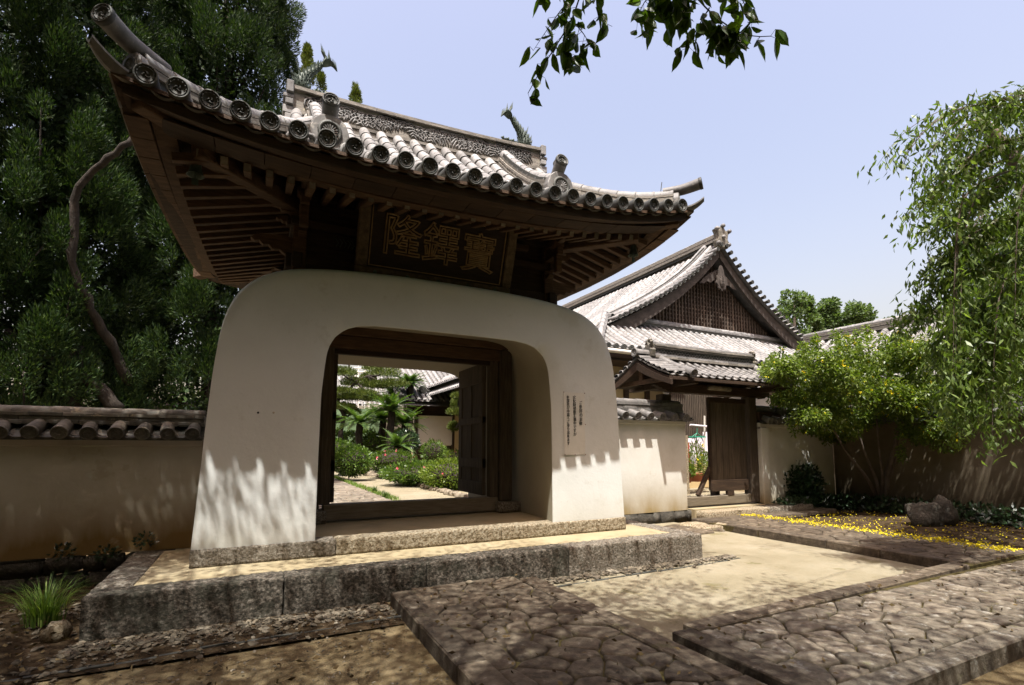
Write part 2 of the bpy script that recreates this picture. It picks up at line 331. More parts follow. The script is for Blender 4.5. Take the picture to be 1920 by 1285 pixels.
# -------- fitted stone pavements
def cells(x0, x1, y0, y1, sx, sy, jit_=.46, rs=random):
    nx = max(1, round((x1-x0)/sx)); ny = max(1, round((y1-y0)/sy)); pts = []
    for i in range(nx):
        for j in range(ny):
            pts.append((x0+(i+.5+(.25 if j % 2 else -.25)+rs.uniform(-jit_, jit_))*(x1-x0)/nx, y0+(j+.5+rs.uniform(-jit_, jit_))*(y1-y0)/ny))
    pts = [p for p in pts if rs.random() > .17]
    pts = [(min(max(p[0], x0+.03), x1-.03), min(max(p[1], y0+.03), y1-.03)) for p in pts]
    out = []
    for i, p in enumerate(pts):
        poly = [(x0, y0), (x1, y0), (x1, y1), (x0, y1)]
        for q in pts:
            dx, dy = q[0]-p[0], q[1]-p[1]; dd = dx*dx+dy*dy
            if dd < 1e-6 or dd > (4.5*max(sx, sy))**2: continue
            mx, my = (p[0]+q[0])/2, (p[1]+q[1])/2; new = []
            for k in range(len(poly)):
                a, b = poly[k], poly[(k+1) % len(poly)]
                da = (a[0]-mx)*dx+(a[1]-my)*dy; db = (b[0]-mx)*dx+(b[1]-my)*dy
                if da <= 0: new.append(a)
                if (da < 0) != (db < 0) and da != db:
                    t = da/(da-db); new.append((a[0]+t*(b[0]-a[0]), a[1]+t*(b[1]-a[1])))
            poly = new
            if not poly: break
        if len(poly) > 2: out.append(poly)
    return out
def chaikin(p):
    o = []
    for i in range(len(p)):
        a, b = p[i], p[(i+1) % len(p)]
        k = .12+.08*((i*37) % 5)/5; o += [(a[0]*(1-k)+b[0]*k, a[1]*(1-k)+b[1]*k), (a[0]*k+b[0]*(1-k), a[1]*k+b[1]*(1-k))]
    return o
def stone(poly, z, parent, mt, gap=.007, th=.08, name='paving_stone', dome=.003):
    cx = sum(p[0] for p in poly)/len(poly); cy = sum(p[1] for p in poly)/len(poly)
    rad = sum(math.hypot(p[0]-cx, p[1]-cy) for p in poly)/len(poly)
    if rad < .035: return
    def sh(pl, g): 
        o = []
        for p in pl:
            d = math.hypot(p[0]-cx, p[1]-cy); k = max(.3, (d-g)/d) if d > 1e-5 else 1
            o.append((cx+(p[0]-cx)*k, cy+(p[1]-cy)*k))
        return o
    base = chaikin(sh(poly, gap*1.4)); base = [(p[0]+jit(.004), p[1]+jit(.004)) for p in base]
    n = len(base); z = z+jit(.006); tx, ty = jit(.03), jit(.03)
    def Z(p, o=0): return z+o+(p[0]-cx)*tx+(p[1]-cy)*ty
    r1 = sh(base, .009); r2 = sh(base, rad*.22)
    vs = [(p[0]-cx, p[1]-cy, -th) for p in base]+[(p[0]-cx, p[1]-cy, Z(p, -.012)-z) for p in base]+[(p[0]-cx, p[1]-cy, Z(p)-z) for p in r1]+\
         [(p[0]-cx, p[1]-cy, Z(p, dome+jit(.002))-z) for p in r2]
    fs = [(k*n+i, k*n+(i+1) % n, (k+1)*n+(i+1) % n, (k+1)*n+i) for k in range(3) for i in range(n)]+[tuple(range(3*n, 4*n))]
    m = MB(); m.add(vs, fs); obj(name, m.mesh(name, mt, True), parent, Matrix.Translation((cx, cy, z)))
def kerbs(a, b, w, h, z, n, parent, mt='paving', name='kerb_stone'):      # a run of long kerb blocks, a to b is the centre line
    a = Vector((*a, 0)); b = Vector((*b, 0)); L = (b-a).length; ts = [0]+sorted((i+jit(.25))/n for i in range(1, n))+[1]
    for i in range(n):
        p = a.lerp(b, ts[i]); q = a.lerp(b, ts[i+1]); l = (q-p).length-.008
        m = MB(); m.box(-w/2, w/2, 0, l, -h, 0)
        me = m.mesh(name, mt, False, .012, .003)
        M = frame(p+Vector((0, 0, z+jit(.004))), q-p); obj(name, me, parent, M)
def slab(name, x0, x1, y0, y1, z0, z1, label):
    s = MB(); s.box(x0, x1, y0, y1, z0, z1); return tag(s.build(name, 'joint'), label, kind='structure')
# centre path to the gate
p1 = slab('stone_path', 1.50, 2.72, -2, 5.42, -.1, .098, 'stone path leading straight to the gate, edged with kerbs')
for poly in cells(1.50, 2.72, 1.9, 5.40, .27, .235): stone(poly, .122, p1, 'paving')
for poly in cells(1.50, 2.72, -1.5, 1.9, .4, .4): stone(poly, .122, p1, 'paving')
kerbs((1.385, -1.5), (1.405, 5.36), .22, .25, .128, 7, p1); kerbs((2.83, -1.5), (2.86, 5.30), .215, .25, .116, 7, p1)
# crossing pavement, lower right
p2 = slab('crossing_path', 3.12, 16, 1.97, 3.22, -.1, .10, 'broad crossing pavement of lichened stones at lower right')
for poly in cells(3.24, 9.8, 2.07, 3.12, .25, .20): stone(poly, .128, p2, 'paving_light')
for poly in cells(9.8, 15, 2.07, 3.12, .5, .35): stone(poly, .128, p2, 'paving_light')
kerbs((3.13, 1.94), (3.15, 3.21), .21, .26, .135, 1, p2)
kerbs((3.27, 3.215), (8.1, 3.36), .19, .24, .134, 5, p2); kerbs((3.27, 1.955), (15, 1.99), .19, .24, .134, 9, p2, 'paving_light')
# right hand path to the small gate
p3 = slab('side_path', 8.20, 9.80, 3.30, 7.5, -.1, .10, 'side path of stones running to the small wooden gate')
for poly in cells(8.38, 9.78, 3.32, 7.5, .27, .24): stone(poly, .124, p3, 'paving')
kerbs((8.27, 3.42), (8.30, 7.1), .20, .22, .13, 4, p3); 
kerbs((9.88, 3.3), (9.88, 7.5), .17, .2, .12, 4, p3)
for poly in cells(8.15, 12.5, 7.45, 8.0, .6, .45): stone(poly, .13, p3, 'paving')
for poly in cells(6.1, 8.1, 6.9, 8.1, .8, .6): stone(poly, .035, p3, 'paving', gap=.06, dome=.03)
# loose rubble
def rubble(name, n, region, size, mt, label, zf=lambda x, y: .02, flat=.36, kind='stuff'):
    V = []; F = []; b = 0
    t = MB(); bm = bmesh.new(); bmesh.ops.create_icosphere(bm, subdivisions=1, radius=1); bv = np.array([v.co[:] for v in bm.verts]); bf = [[v.index for v in f.verts] for f in bm.faces]; bm.free()
    for i in range(n):
        x, y = region(); s = size()*1.0
        q = bv*np.array([s*random.uniform(.7, 1.5), s*random.uniform(.6, 1.1), s*random.uniform(.25, .6)*flat*2])*RS.uniform(.75, 1.2, (len(bv), 1))
        R = np.array(Euler((jit(.4), jit(.4), random.uniform(0, 6.3))).to_matrix()); q = q@R.T+np.array([x, y, zf(x, y)])
        V.append(q); F += [[k+b for k in f] for f in bf]; b += len(bv)
    me = bpy.data.meshes.new(name); me.from_pydata(np.concatenate(V).tolist(), [], F); me.materials.append(MT[mt])
    return tag(obj(name, me), label, kind=kind)
def reg_front():
    r = random.random()
    if r < .55: return random.uniform(-1.3, 1.25), 5.42-abs(random.gauss(0, .22))
    if r < .95: return random.uniform(-4.5, -1.2), random.uniform(4.6, 6.9)
    return random.uniform(-2.5, .8), random.uniform(4.3, 5.2)
rubble('gravel', 2100, reg_front, lambda: random.choice([.008, .012, .018, .025, .035]), 'pebble', 'grey and brown rubble along the foot of the platform', lambda x, y: .014+.03*max(0, min(1, (x+1.4)*-2)))
rubble('gravel', 900, lambda: (random.uniform(2.98, 6.3), 5.42-abs(random.gauss(0, .10))), lambda: random.choice([.012, .018, .028, .035]), 'pebble', 'pale broken stone chips between platform and sand court', lambda x, y: .03)
rubble('gravel', 2400, lambda: (random.uniform(-2, 2.6), random.uniform(1.5, 5.2)), lambda: random.choice([.005, .007, .010, .013]), 'pebble', 'fine grit scattered over the sandy ground', lambda x, y: .012)
# drain edging of thin tiles set in the ground
dr = empty('drain_edging', (0, 4.9, 0), 'row of dark edging tiles set in the earth before the platform', 'edging')
for i in range(13):
    x = -1.9+i*.26; p = Vector((x, 4.78+.012*i+jit(.018), -.004+jit(.008))); m = MB(); m.box(0, .25, -.014, .014, -.08, .022)
    obj('edging_tile', m.mesh('edging_tile', 'tile_dark', False, .004, .003), dr, Matrix.Translation(p) @ Matrix.Rotation(.05+jit(.02), 4, 'Z'))
dr2 = empty('drain_edging', (4.5, 5.15, 0), 'row of edging tiles between stone chips and the pale sand court', 'edging')
for i in range(12):
    x = 3.1+i*.27; m = MB(); m.box(0, .25, -.014, .014, -.08, .02)
    obj('edging_tile', m.mesh('edging_tile', 'tile_dark', False, .004, .003), dr2, Matrix.Translation((x, 5.12+.008*i+jit(.015), .002+jit(.006))) @ Matrix.Rotation(.03+jit(.04), 4, 'Z'))
# ================================================================== PLATFORM
pf = empty('granite_platform', (2.3, 5.5, 0), 'low granite platform with pale earthen top under the white gate', 'platform')
GX0, GX1, GY0 = -1.24, 5.84, 5.47
def granite(x0, x1, y0, y1, z0, z1, mt, name='granite_block', seg=.11, amp=.008, parent=pf):
    m = MB(); nx = max(1, int((x1-x0)/seg)); ny = max(1, int((y1-y0)/seg)); nz = max(1, int((z1-z0)/seg))
    bm = bmesh.new(); r = bmesh.ops.create_cube(bm, size=1)
    me = bpy.data.meshes.new(name)
    for v in bm.verts: v.co = Vector((x0 if v.co.x < 0 else x1, y0 if v.co.y < 0 else y1, z0 if v.co.z < 0 else z1))
    bmesh.ops.bevel(bm, geom=bm.edges[:], offset=.012, segments=1, affect='EDGES')
    for ax, n in ((0, nx), (1, ny), (2, nz)):
        lo = (x0, y0, z0)[ax]; hi = (x1, y1, z1)[ax]
        for k in range(1, n):
            no = Vector((0, 0, 0)); no[ax] = 1; co = Vector((0, 0, 0)); co[ax] = lo+(hi-lo)*k/n
            bmesh.ops.bisect_plane(bm, geom=bm.verts[:]+bm.edges[:]+bm.faces[:], plane_co=co, plane_no=no)
    for v in bm.verts: v.co += Vector((jit(amp), jit(amp), jit(amp)))
    bm.to_mesh(me); bm.free(); me.materials.append(MT[mt]); me.polygons.foreach_set('use_smooth', [True]*len(me.polygons))
    return obj(name, me, parent)
fx = [GX0, .30, 1.72, 3.55, GX1]
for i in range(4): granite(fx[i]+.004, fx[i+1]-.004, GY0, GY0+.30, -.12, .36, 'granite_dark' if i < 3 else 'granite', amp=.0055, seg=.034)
for x0, x1 in ((GX0, GX0+.3), (GX1-.3, GX1)):
    granite(x0, x1, GY0+.308, 6.6, -.12, .36, 'granite'); granite(x0, x1, 6.608, 8.1 if x0 < 0 else 7.9, -.12, .358, 'granite')
    granite(x0, x1, 8.11, 10.4, -.12, .35, 'granite')
m = MB(); m.box(GX0+.302, GX1-.302, GY0+.302, 10.3, -.1, .352); m.build('earthen_top', 'tataki', pf)
# inner plinth
PL0, PL1, PY = -.565, 5.14, 6.31
for a, b in ((PL0, .88), (.888, 3.02), (3.028, PL1)): granite(a, b, PY, PY+.26, .35, .54, 'granite_warm' if a > 0 else 'granite', amp=.004, seg=.035)
for x0, x1 in ((PL0, PL0+.26), (PL1-.26, PL1)): granite(x0, x1, PY+.266, 9.62, .35, .54, 'granite', amp=.006)
granite(PL0, PL1, 9.38, 9.63, .30, .535, 'granite', amp=.006)
m = MB(); m.box(PL0+.262, PL1-.262, PY+.262, 9.378, .35, .534); m.build('threshold_floor', 'tataki', pf)
for a, b in ((1.6, 3.0), ): granite(a, b, 9.7, 10.3, .2, .36, 'granite', name='step_stone')
# ================================================================== GATE
gate = empty('temple_gate', (2.28, 7.97, .54), 'white plastered dragon palace style temple gate with upswept tiled roof', 'gate')
def catmull(pts, k=5):
    o = []; n = len(pts)
    for i in range(n-1):
        p0, p1_, p2_, p3_ = pts[max(0, i-1)], pts[i], pts[i+1], pts[min(n-1, i+2)]
        for j in range(k):
            t = j/k
            o.append(tuple(.5*((2*b)+(-a+c)*t+(2*a-5*b+4*c-d)*t*t+(-a+3*b-3*c+d)*t**3) for a, b, c, d in zip(p0, p1_, p2_, p3_)))
    o.append(pts[-1]); return o
def resample(P, n):
    d = [0]
    for a, b in zip(P, P[1:]): d.append(d[-1]+math.dist(a, b))
    o = []; k = 0
    for i in range(n):
        t = d[-1]*i/(n-1)
        while k < len(P)-2 and d[k+1] < t: k += 1
        f = (t-d[k])/max(1e-9, d[k+1]-d[k]); o.append(tuple(a+(b-a)*f for a, b in zip(P[k], P[k+1])))
    return o
half = [(2.84, .538), (2.80, 1.2), (2.755, 2.0), (2.70, 2.65), (2.61, 3.08), (2.42, 3.40), (2.08, 3.61), (1.55, 3.71), (.8, 3.755), (0, 3.765)]
h2 = catmull(half, 6)
outer = [(2.28-a, z) for a, z in h2]+[(2.28+a, z) for a, z in reversed(h2[:-1])]
def arch(hw, zt, r, cxx=2.248, z0=.538):
    q = [(hw*.985 if False else hw, z0), (hw, .9), (hw-.005, 1.6), (hw-.012, 2.2), (hw-.04, zt-.58)]
    for k in range(1, 7):
        a = k/7*math.pi/2; q.append((hw-.05-r+r*math.cos(a)**.85, zt-.03-r+r*math.sin(a)**.85 if False else zt-.02-r+r*math.sin(a)**.85))
    q += [(hw-.1-r, zt-.006), (hw*.3, zt), (0, zt)]
    return [(cxx-a, z) for a, z in q]+[(cxx+a, z) for a, z in reversed(q[:-1])]
NP = 121
OUT = resample(outer, NP)
def arch_n(hw, zt, r): return resample(arch(hw, zt, r), NP)
def gate_skin():
    V = []; F = []
    def loop(P, yf): 
        b = len(V)
        for x, z in P: V.append((x, yf(x, z), z))
        return b
    def grow(P, g):     # outward at the top only, so the crown of the wall rounds back
        o = []
        for x, z in P:
            w = max(0, min(1, (z-2.5)/1.2)); w = w*w*(3-2*w)
            dx, dz = x-2.28, z-1.2; l = math.hypot(dx*.35, dz); o.append((x+g*w*dx*.35/l, z+g*w*dz/l))
        return o
    YF, YB = 6.33, 9.60; R = .42
    seq = []
    A0 = arch_n(1.592, 3.118, .52)
    # front face in bands from arch lip to outer edge
    def front(y, sgn):
        bands = [0, .012, .25, .5, .75, .9, 1]
        L = []
        for t in bands:
            P = [(a[0]+(b[0]-a[0])*t, a[1]+(b[1]-a[1])*t) for a, b in zip(A0, OUT)]
            if t == 0: L.append(loop([(x, z) for x, z in P], lambda x, z: y+sgn*.012))
            else: L.append(loop(P, lambda x, z: y))
        return L
    Lf = front(YF, 1)
    for i in range(1, 6):
        th = i/5*math.pi/2; g_ = R*math.sin(th)*.26; yy = R*(1-math.cos(th))
        def yf(x, z, yy=yy, th=th):
            w = max(0, min(1, (z-2.5)/1.2)); w = w*w*(3-2*w); return YF+yy*w+.02*i*(1-w)*.3
        Lf.append(loop(grow(OUT, g_), yf))
    Lb = front(YB, -1)
    for i in range(1, 6):
        th = i/5*math.pi/2; g_ = R*math.sin(th)*.26; yy = R*(1-math.cos(th))
        def yb(x, z, yy=yy): 
            w = max(0, min(1, (z-2.5)/1.2)); w = w*w*(3-2*w); return YB-yy*w-.006*i*(1-w)
        Lb.append(loop(grow(OUT, g_), yb))
    def bridge(a, b, flip=False):
        for k in range(NP-1):
            F.append((a+k, a+k+1, b+k+1, b+k) if not flip else (b+k, b+k+1, a+k+1, a+k))
    for a, b in zip(Lf, Lf[1:]): bridge(a, b)
    for a, b in zip(Lb, Lb[1:]): bridge(a, b, True)
    bridge(Lf[-1], Lb[-1])
    nf = len(F)
    # soffit and reveals, splayed towards the middle
    prev = Lf[0]
    for k in range(1, 13):
        t = k/12; s = math.sin(math.pi*t)**.8 if t < 1 else 0
        P = arch_n(1.592+.20*s, 3.118+.29*s, .52); y = YF+.012+(YB-YF-.024)*t
        cur = Lb[0] if k == 12 else loop(P, lambda x, z: y)
        bridge(prev, cur, True); prev = cur
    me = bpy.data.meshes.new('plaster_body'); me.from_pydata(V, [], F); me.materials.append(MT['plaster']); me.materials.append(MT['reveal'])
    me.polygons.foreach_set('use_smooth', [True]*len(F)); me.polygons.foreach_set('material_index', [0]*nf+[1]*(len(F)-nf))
    me.validate(); me.update()
    for e in me.edges: pass
    try: me.set_sharp_from_angle(angle=math.radians(50))
    except Exception as ex: print(ex)
    return obj('plaster_body', me, gate)
body = gate_skin()
# doorway: sill, posts, lintels, door leaves
m = MB(); m.box(.9, 3.66, 7.78, 8.0, .56, .785); m.build('sill_beam', 'wood_h', gate, bevel=.012)
def round_post(x, y, z0, z1, w, mt='wood_grey'):
    m = MB(); m.box(x-w/2, x+w/2, y-w/2, y+w/2, z0, z1); return m.build('door_post', mt, gate, bevel=.02)
for x in (3.79, .72):
    round_post(x, 7.86, .71, 3.275, .235); granite(x-.19, x+.21, 7.62, 8.08, .545, .71, 'granite', name='foot_stone', amp=.003, seg=.2, parent=gate)
for x in (3.59, .915):
    m = MB(); m.box(x-.075, x+.075, 7.81, 7.95, .785, 3.08); m.build('jamb_post', 'wood_grey', gate, bevel=.01)
m = MB(); m.prism([(.52, 3.275), (3.98, 3.275), (3.955, 3.31), (3.86, 3.36), (3.6, 3.405), (3.2, 3.43), (1.3, 3.43), (.9, 3.405), (.62, 3.36), (.55, 3.31)], 7.72, 8.02); m.build('upper_lintel', 'woodx', gate, bevel=.008)
m = MB(); m.box(.82, 3.70, 7.77, 7.99, 3.075, 3.27); m.build('lintel', 'woodx', gate, bevel=.012)
m = MB(); m.box(.98, 3.53, 7.84, 7.93, 3.0, 3.073); m.build('door_head', 'wood', gate, bevel=.006)
def leaf(x, sgn):
    y0, y1, z0, z1 = 7.98, 9.12, .80, 3.06
    d = MB(); d.box(x-.02, x+.02, y0+.02, y1-.02, z0+.02, z1-.02); lf = d.build('door', 'wood_grey', gate)
    xx = x-sgn*.0
    for (a, b) in ((z0, z0+.22), (1.25, 1.42), (2.02, 2.14), (z1-.34, z1)):
        r = MB(); r.box(x-.038, x+.038, y0, y1, a, b); r.build('door_rail', 'wood_grey', lf, bevel=.008)
    for (a, b) in ((y0, y0+.16), (y0+.5, y0+.62), (y1-.16, y1)):
        r = MB(); r.box(x-.034, x+.034, a, b, z0+.22, z1-.34); r.build('door_stile', 'wood_grey', lf, bevel=.008)
leaf(3.48, 1); leaf(1.03, -1)
# dark dents and nail holes in the plaster

# brown leaf litter
def litter(n, fn, label, mt='litter', L=.05, W=.026):
    P = np.array([fn() for _ in range(n)]); D = RS.normal(size=(n, 3)); D[:, 2] *= .2; return tag(obj('leaf_litter', leafmesh('leaf_litter', P, D, L, W, mt, fold=.1)), label, kind='stuff')
MT['litter'] = leafmat('dead_leaves', [(.03, .018, .008), (.07, .045, .02), (.12, .085, .04), (.2, .15, .075)], .1, .8, .1)
litter(260, lambda: (random.uniform(-2.5, 1.25), random.uniform(1.8, 5.3), .02), 'brown fallen leaves strewn over the sandy ground')
litter(110, lambda: (random.uniform(1.3, 2.9), random.uniform(2, 5.4), .142), 'fallen leaves lying on the centre path')
litter(130, lambda: (random.uniform(3.1, 9.5), random.uniform(1.95, 3.3), .15), 'fallen leaves lying on the crossing pavement')
litter(500, lambda: (random.uniform(-4.5, -1.2), random.uniform(4.6, 7.2), .09), 'dead leaves heaped at the foot of the left wall')
# ================================================================== GATE ROOF
RXL, RXR, RYF, RYB, RXC, RYC = -1.27, 5.66, 5.22, 10.72, 2.2, 7.97
HX, HY = (RXR-RXL)/2, (RYB-RYF)/2
XC2 = (RXL+RXR)/2
GXL, GXR = .42, 4.02                  # the gable planes
def tilt(x): return .035*(x-RXC)
def lift(x, y):
    ux = min(1.08, abs((x-XC2)/HX)); uy = min(1.08, abs((y-RYC)/HY)); return .33*(ux**2.6)*(uy**2.6)
def xl(y): return RXL+.055*(y-RYF)
def xr(y): return RXR-.02*(y-RYF)
def prof(d): 
    t = max(-.1, d/2.75); return 4.665+2.02*(.60*t+.40*t*t)
def edge_d(x, y):
    dF, dB, dL, dR = y-RYF, RYB-y, x-xl(y), xr(y)-x
    if GXL <= x <= GXR: return min(dF, dB)
    return min(dF, dB, dL, dR)
def RZ(x, y): return prof(edge_d(x, y))+lift(x, y)+tilt(x)
deck = MB()
us = sorted(set([RXL+(RXR-RXL)*i/60 for i in range(61)]+[GXL-.001, GXL, GXR, GXR+.001]))
ws = [RYF+.04+(RYB-RYF-.08)*i/50 for i in range(51)]
def dk(x, y):
    a, b = xl(y), xr(y); xx = a+(b-a)*(x-RXL)/(RXR-RXL)
    if abs(x-GXL) < .002 or abs(x-GXR) < .002: xx = x
    return (xx, y, RZ(xx, y)-.03)
deck.grid(dk, us, ws)
roof = deck.build('roof', 'tile_stack', gate)
# --- tile meshes
def disc_tile_mesh(r=.1, L=.30, name='eave_tile', mt='tile_dark', comma=True):
    m = MB()
    m.lathe([(0.001, .016), (.028, .016), (.030, .010), (r*.62, .010), (r*.64, .0), (r*.72, .0), (r*.74, .012), (r*.80, .012), (r*.82, -.006), (r*.97, -.006), (r, .004), (r, .03), (r*.9, .045), (r*.87, L)], 22)
    m.v = [(x, y, z) for x, y, z in m.v]
    for k in range(12):
        a = k*math.pi/6; c = Vector((math.cos(a)*r*.68, -.004, math.sin(a)*r*.68)); q = .004
        m.box(c.x-q, c.x+q, -.004, .004, c.z-q, c.z+q)
    if comma:
        for k in range(3):
            a0 = k*2.094; pts = [(math.cos(a0+t*1.5)*(.010+.024*t), .009, math.sin(a0+t*1.5)*(.010+.024*t)) for t in (0, .33, .66, 1)]
            m.tube(pts, [.008, .008, .006, .002], 6)
    else:
        for k in range(16):
            a = k*math.pi/8; m.tube([(math.cos(a)*.018, .006, math.sin(a)*.018), (math.cos(a)*r*.56, .006, math.sin(a)*r*.56)], [.003, .008], 5)
    return m.mesh(name, mt, True)
def cover_mesh(r=.088, L=.30, name='cover_tile', mt='tile', n=9):
    m = MB(); m.lathe([(r*.80, 0), (r*1.0, .001), (r*1.02, .02), (r*.96, .05), (r*.93, L+.015)], n, arc=(-.25, math.pi+.25)); return m.mesh(name, mt, True)
def pan_mesh(w=.23, L=.3, sag=.05, th=.02, name='pan_tile', mt='tile'):
    m = MB(); k = 8; pts = [(-w/2+w*i/k, sag*((2*i/k-1)**2)-sag) for i in range(k+1)]
    m.prism(pts+[(x, z-th) for x, z in reversed(pts)], 0, L); return m.mesh(name, mt)
EAVE = disc_tile_mesh(.094); EAVE.materials[0] = MT['tile_dark']
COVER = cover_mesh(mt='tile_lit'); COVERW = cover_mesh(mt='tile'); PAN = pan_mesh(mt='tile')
# rows of the front slope; spacing follows the photo
XS0 = [-.99, -.75, -.50, -.25, .0]; XS0 += [.255+.268*i for i in range(int((5.5-.255)/.268)+1)]
XS = XS0
def hipd(x):                   # how far up the slope a row at x runs before the hip
    if x < GXL: return max(.15, (x-RXL)*1.0)
    if x > GXR: return max(.15, (RXR-x)*1.0)
    return 2.62
covers = 0
for x in XS:
    y = RYF; z = RZ(x, RYF)+.055
    pit = math.atan2(RZ(x, RYF+.3)-RZ(x, RYF), .3)
    obj('eave_tile', EAVE, roof, Matrix.Translation((x, RYF-.045+jit(.006), z-.012+jit(.003))) @ Matrix.Rotation(pit*.5+jit(.02), 4, 'X') @ Matrix.Rotation(jit(.3), 4, 'Y'))
    d = .26; end = hipd(x)
    while d < end-.08:
        a = Vector((x, RYF+d, RZ(x, RYF+d)+.03)); b = Vector((x, RYF+d+.28, RZ(x, RYF+d+.28)+.03))
        M = frame(a, b-a); obj('cover_tile', COVER, roof, M @ Matrix.Scale(1+jit(.02), 4)); covers += 1
        d += (b-a).length*.9 if False else .265
for i in range(len(XS)-1):
    x = (XS[i]+XS[i+1])/2
    for L_, (dy, dz) in enumerate(((.0, -.012), (.045, .022))):
        a = Vector((x, RYF+.04+dy, RZ(x, RYF)+.01+dz)); sl_ = (RZ(XS[i+1], RYF)-RZ(XS[i], RYF))/(XS[i+1]-XS[i])
        M = frame(a, (0, 1, .42)) @ Matrix.Rotation(-math.atan(sl_), 4, 'Y') @ Matrix.Diagonal((min(1.15, (XS[i+1]-XS[i])/.262), 1, 1, 1)); obj('pan_tile', PAN, roof, M)
# pan courses further up, one curved sheet with stepped courses per slope
pm = MB()
for i in range(len(XS)-1):
    x = (XS[i]+XS[i+1])/2; end = min(hipd(XS[i]), hipd(XS[i+1])); w = XS[i+1]-XS[i]-.10
    d = .2
    while d < end:
        vs = []; 
        for (dd, o) in ((d, .012), (d+.17, -.008)):
            for k in range(5):
                u = k/4*2-1; vs.append((x+u*w/2, RYF+dd, RZ(x, RYF+dd)-.02+o+.025*u*u))
        b_ = [(vs[k][0], vs[k][1], vs[k][2]-.018) for k in range(5)]
        pm.add(vs+b_, [(k, k+1, k+6, k+5) for k in range(4)]+[(k+10, k+11, k+1, k) for k in range(4)]); d += .165
pm.build('pan_course', 'tile', roof, kind='stuff')
# side and back slopes: eave tiles with their rolls, ridged rolls as one part
def slope_rolls(pts_fn, rows, parent, name, mt='tile'):
    m = MB()
    for row in rows:
        pts = pts_fn(row); 
        for a, b in zip(pts, pts[1:]):
            M = frame(a, Vector(b)-Vector(a)); L = (Vector(b)-Vector(a)).length
            m.lathe([(.09, 0), (.092, .02), (.084, L+.01)], 6, M, arc=(-.3, math.pi+.3))
    return m.build(name, mt, parent, smooth=True, kind='stuff')
EAVES2 = disc_tile_mesh(.098, .28, 'eave_tile', 'tile')
for side in (0, 1):
    ys_ = [RYF+.35+.27*i for i in range(18)]
    for y in ys_:
        x = xl(y) if side == 0 else xr(y); z = RZ(x, y)+.055
        R = Matrix.Rotation(-math.pi/2 if side == 0 else math.pi/2, 4, 'Z')
        obj('eave_tile', EAVES2, roof, Matrix.Translation((x, y, z)) @ R @ Matrix.Rotation(.12, 4, 'X'))
    def fn(y, side=side):
        o = []; lim = min(1.65, y-RYF, RYB-y); d = .25
        while d <= max(.5, lim):
            x = xl(y)+d if side == 0 else xr(y)-d; o.append((x, y, RZ(x, y)+.03)); d += .28
        return o
    slope_rolls(fn, ys_, roof, 'side_roll')
def fb(x):
    o = []; d = 0; 
    while d < hipd(x): o.append((x, RYB-d, RZ(x, RYB-d)+.03)); d += .28
    return o if len(o) > 1 else [(x, RYB, RZ(x, RYB)+.03), (x, RYB-.2, RZ(x, RYB-.2)+.03)]
slope_rolls(fb, XS, roof, 'back_roll')
# --- eave woodwork
def ring(name, d0, d1, zt0, zt1, th, mt, zoff=0, sd=None):     # board that runs round the four eaves between two insets
    m = MB(); N_ = 40
    for s in range(4):
        P = []
        if sd and s > 1: d0, d1 = sd
        for i in range(N_+1):
            t = i/N_
            if s in (0, 1):
                x = RXL+(RXR-RXL)*t
                for d, z in ((d0, zt0), (d1, zt1)):
                    yy = RYF+d if s == 0 else RYB-d; a, b = xl(yy)+d, xr(yy)-d; xx = a+(b-a)*t
                    P.append((xx, yy, z+lift(a-d+(b-a+2*d)*t, RYF if s == 0 else RYB)*(1-d*.25)+tilt(xx)+zoff))
            else:
                for d, z in ((d0, zt0), (d1, zt1)):
                    yy = RYF+d+(RYB-RYF-2*d)*t; xx = xl(yy)+d if s == 2 else xr(yy)-d
                    P.append((xx, yy, z+lift(RXL if s == 2 else RXR, RYF+(RYB-RYF)*t)*(1-d*.25)+tilt(xx)+zoff))
        n = len(P); Q = [(x, y, z-th) for x, y, z in P]
        for i in range(N_):
            a = 2*i; f = [(a, a+1, a+3, a+2), (n+a, n+a+2, n+a+3, n+a+1), (a, a+2, n+a+2, n+a), (a+1, n+a+1, n+a+3, a+3)]
            if i == 0: b0 = len(m.v)
            m.f += [tuple(v+len(m.v) if False else v+b0 for v in q) for q in f]
        m.v += P+Q
    return m.build(name, mt, gate)
def ring_fix(*a): return ring(*a)
ring('tile_batten', .02, .16, 4.655, 4.69, .035, 'woodx')
ring('eave_board', .09, .24, 4.615, 4.63, .10, 'wood')
ring('eave_soffit', .20, .62, 4.565, 4.57, .02, 'wood', 0, (.05, .42))
def planks(s, n):
    for i in range(n):
        if s < 2:
            x0 = RXL+.35+(RXR-RXL-.7)*i/n; x1 = RXL+.35+(RXR-RXL-.7)*(i+1)/n-.008; ya, yb = (RYF+.245, RYF+.53) if s == 0 else (RYB-.53, RYB-.245)
            c = [(x0, ya), (x1, ya), (x1, yb), (x0, yb)]; zz = [4.548+lift(x, RYF)*.93+tilt(x)+jit(.001) for x, y in c]
        else:
            y0 = RYF+.3+(RYB-RYF-.6)*i/n; y1 = RYF+.3+(RYB-RYF-.6)*(i+1)/n-.012
            c = [(xl(y)+d, y) if s == 2 else (xr(y)-d, y) for y, d in ((y0, .05), (y0, .24), (y1, .24), (y1, .05))]; o = jit(.003)
            zz = [4.548+lift(RXL if s == 2 else RXR, y)*.93+tilt(x)+o for x, y in c]
        m = MB(); m.add([(x, y, z-.018) for (x, y), z in zip(c, zz)]+[(x, y, z) for (x, y), z in zip(c, zz)], [(3, 2, 1, 0), (4, 5, 6, 7), (0, 1, 5, 4), (1, 2, 6, 5), (2, 3, 7, 6), (3, 0, 4, 7)])
        m.build('eave_plank', 'woodx' if s > 1 else 'wood', gate)
for s_, n_ in ((0, 14), (1, 14), (2, 18), (3, 18)): planks(s_, n_)
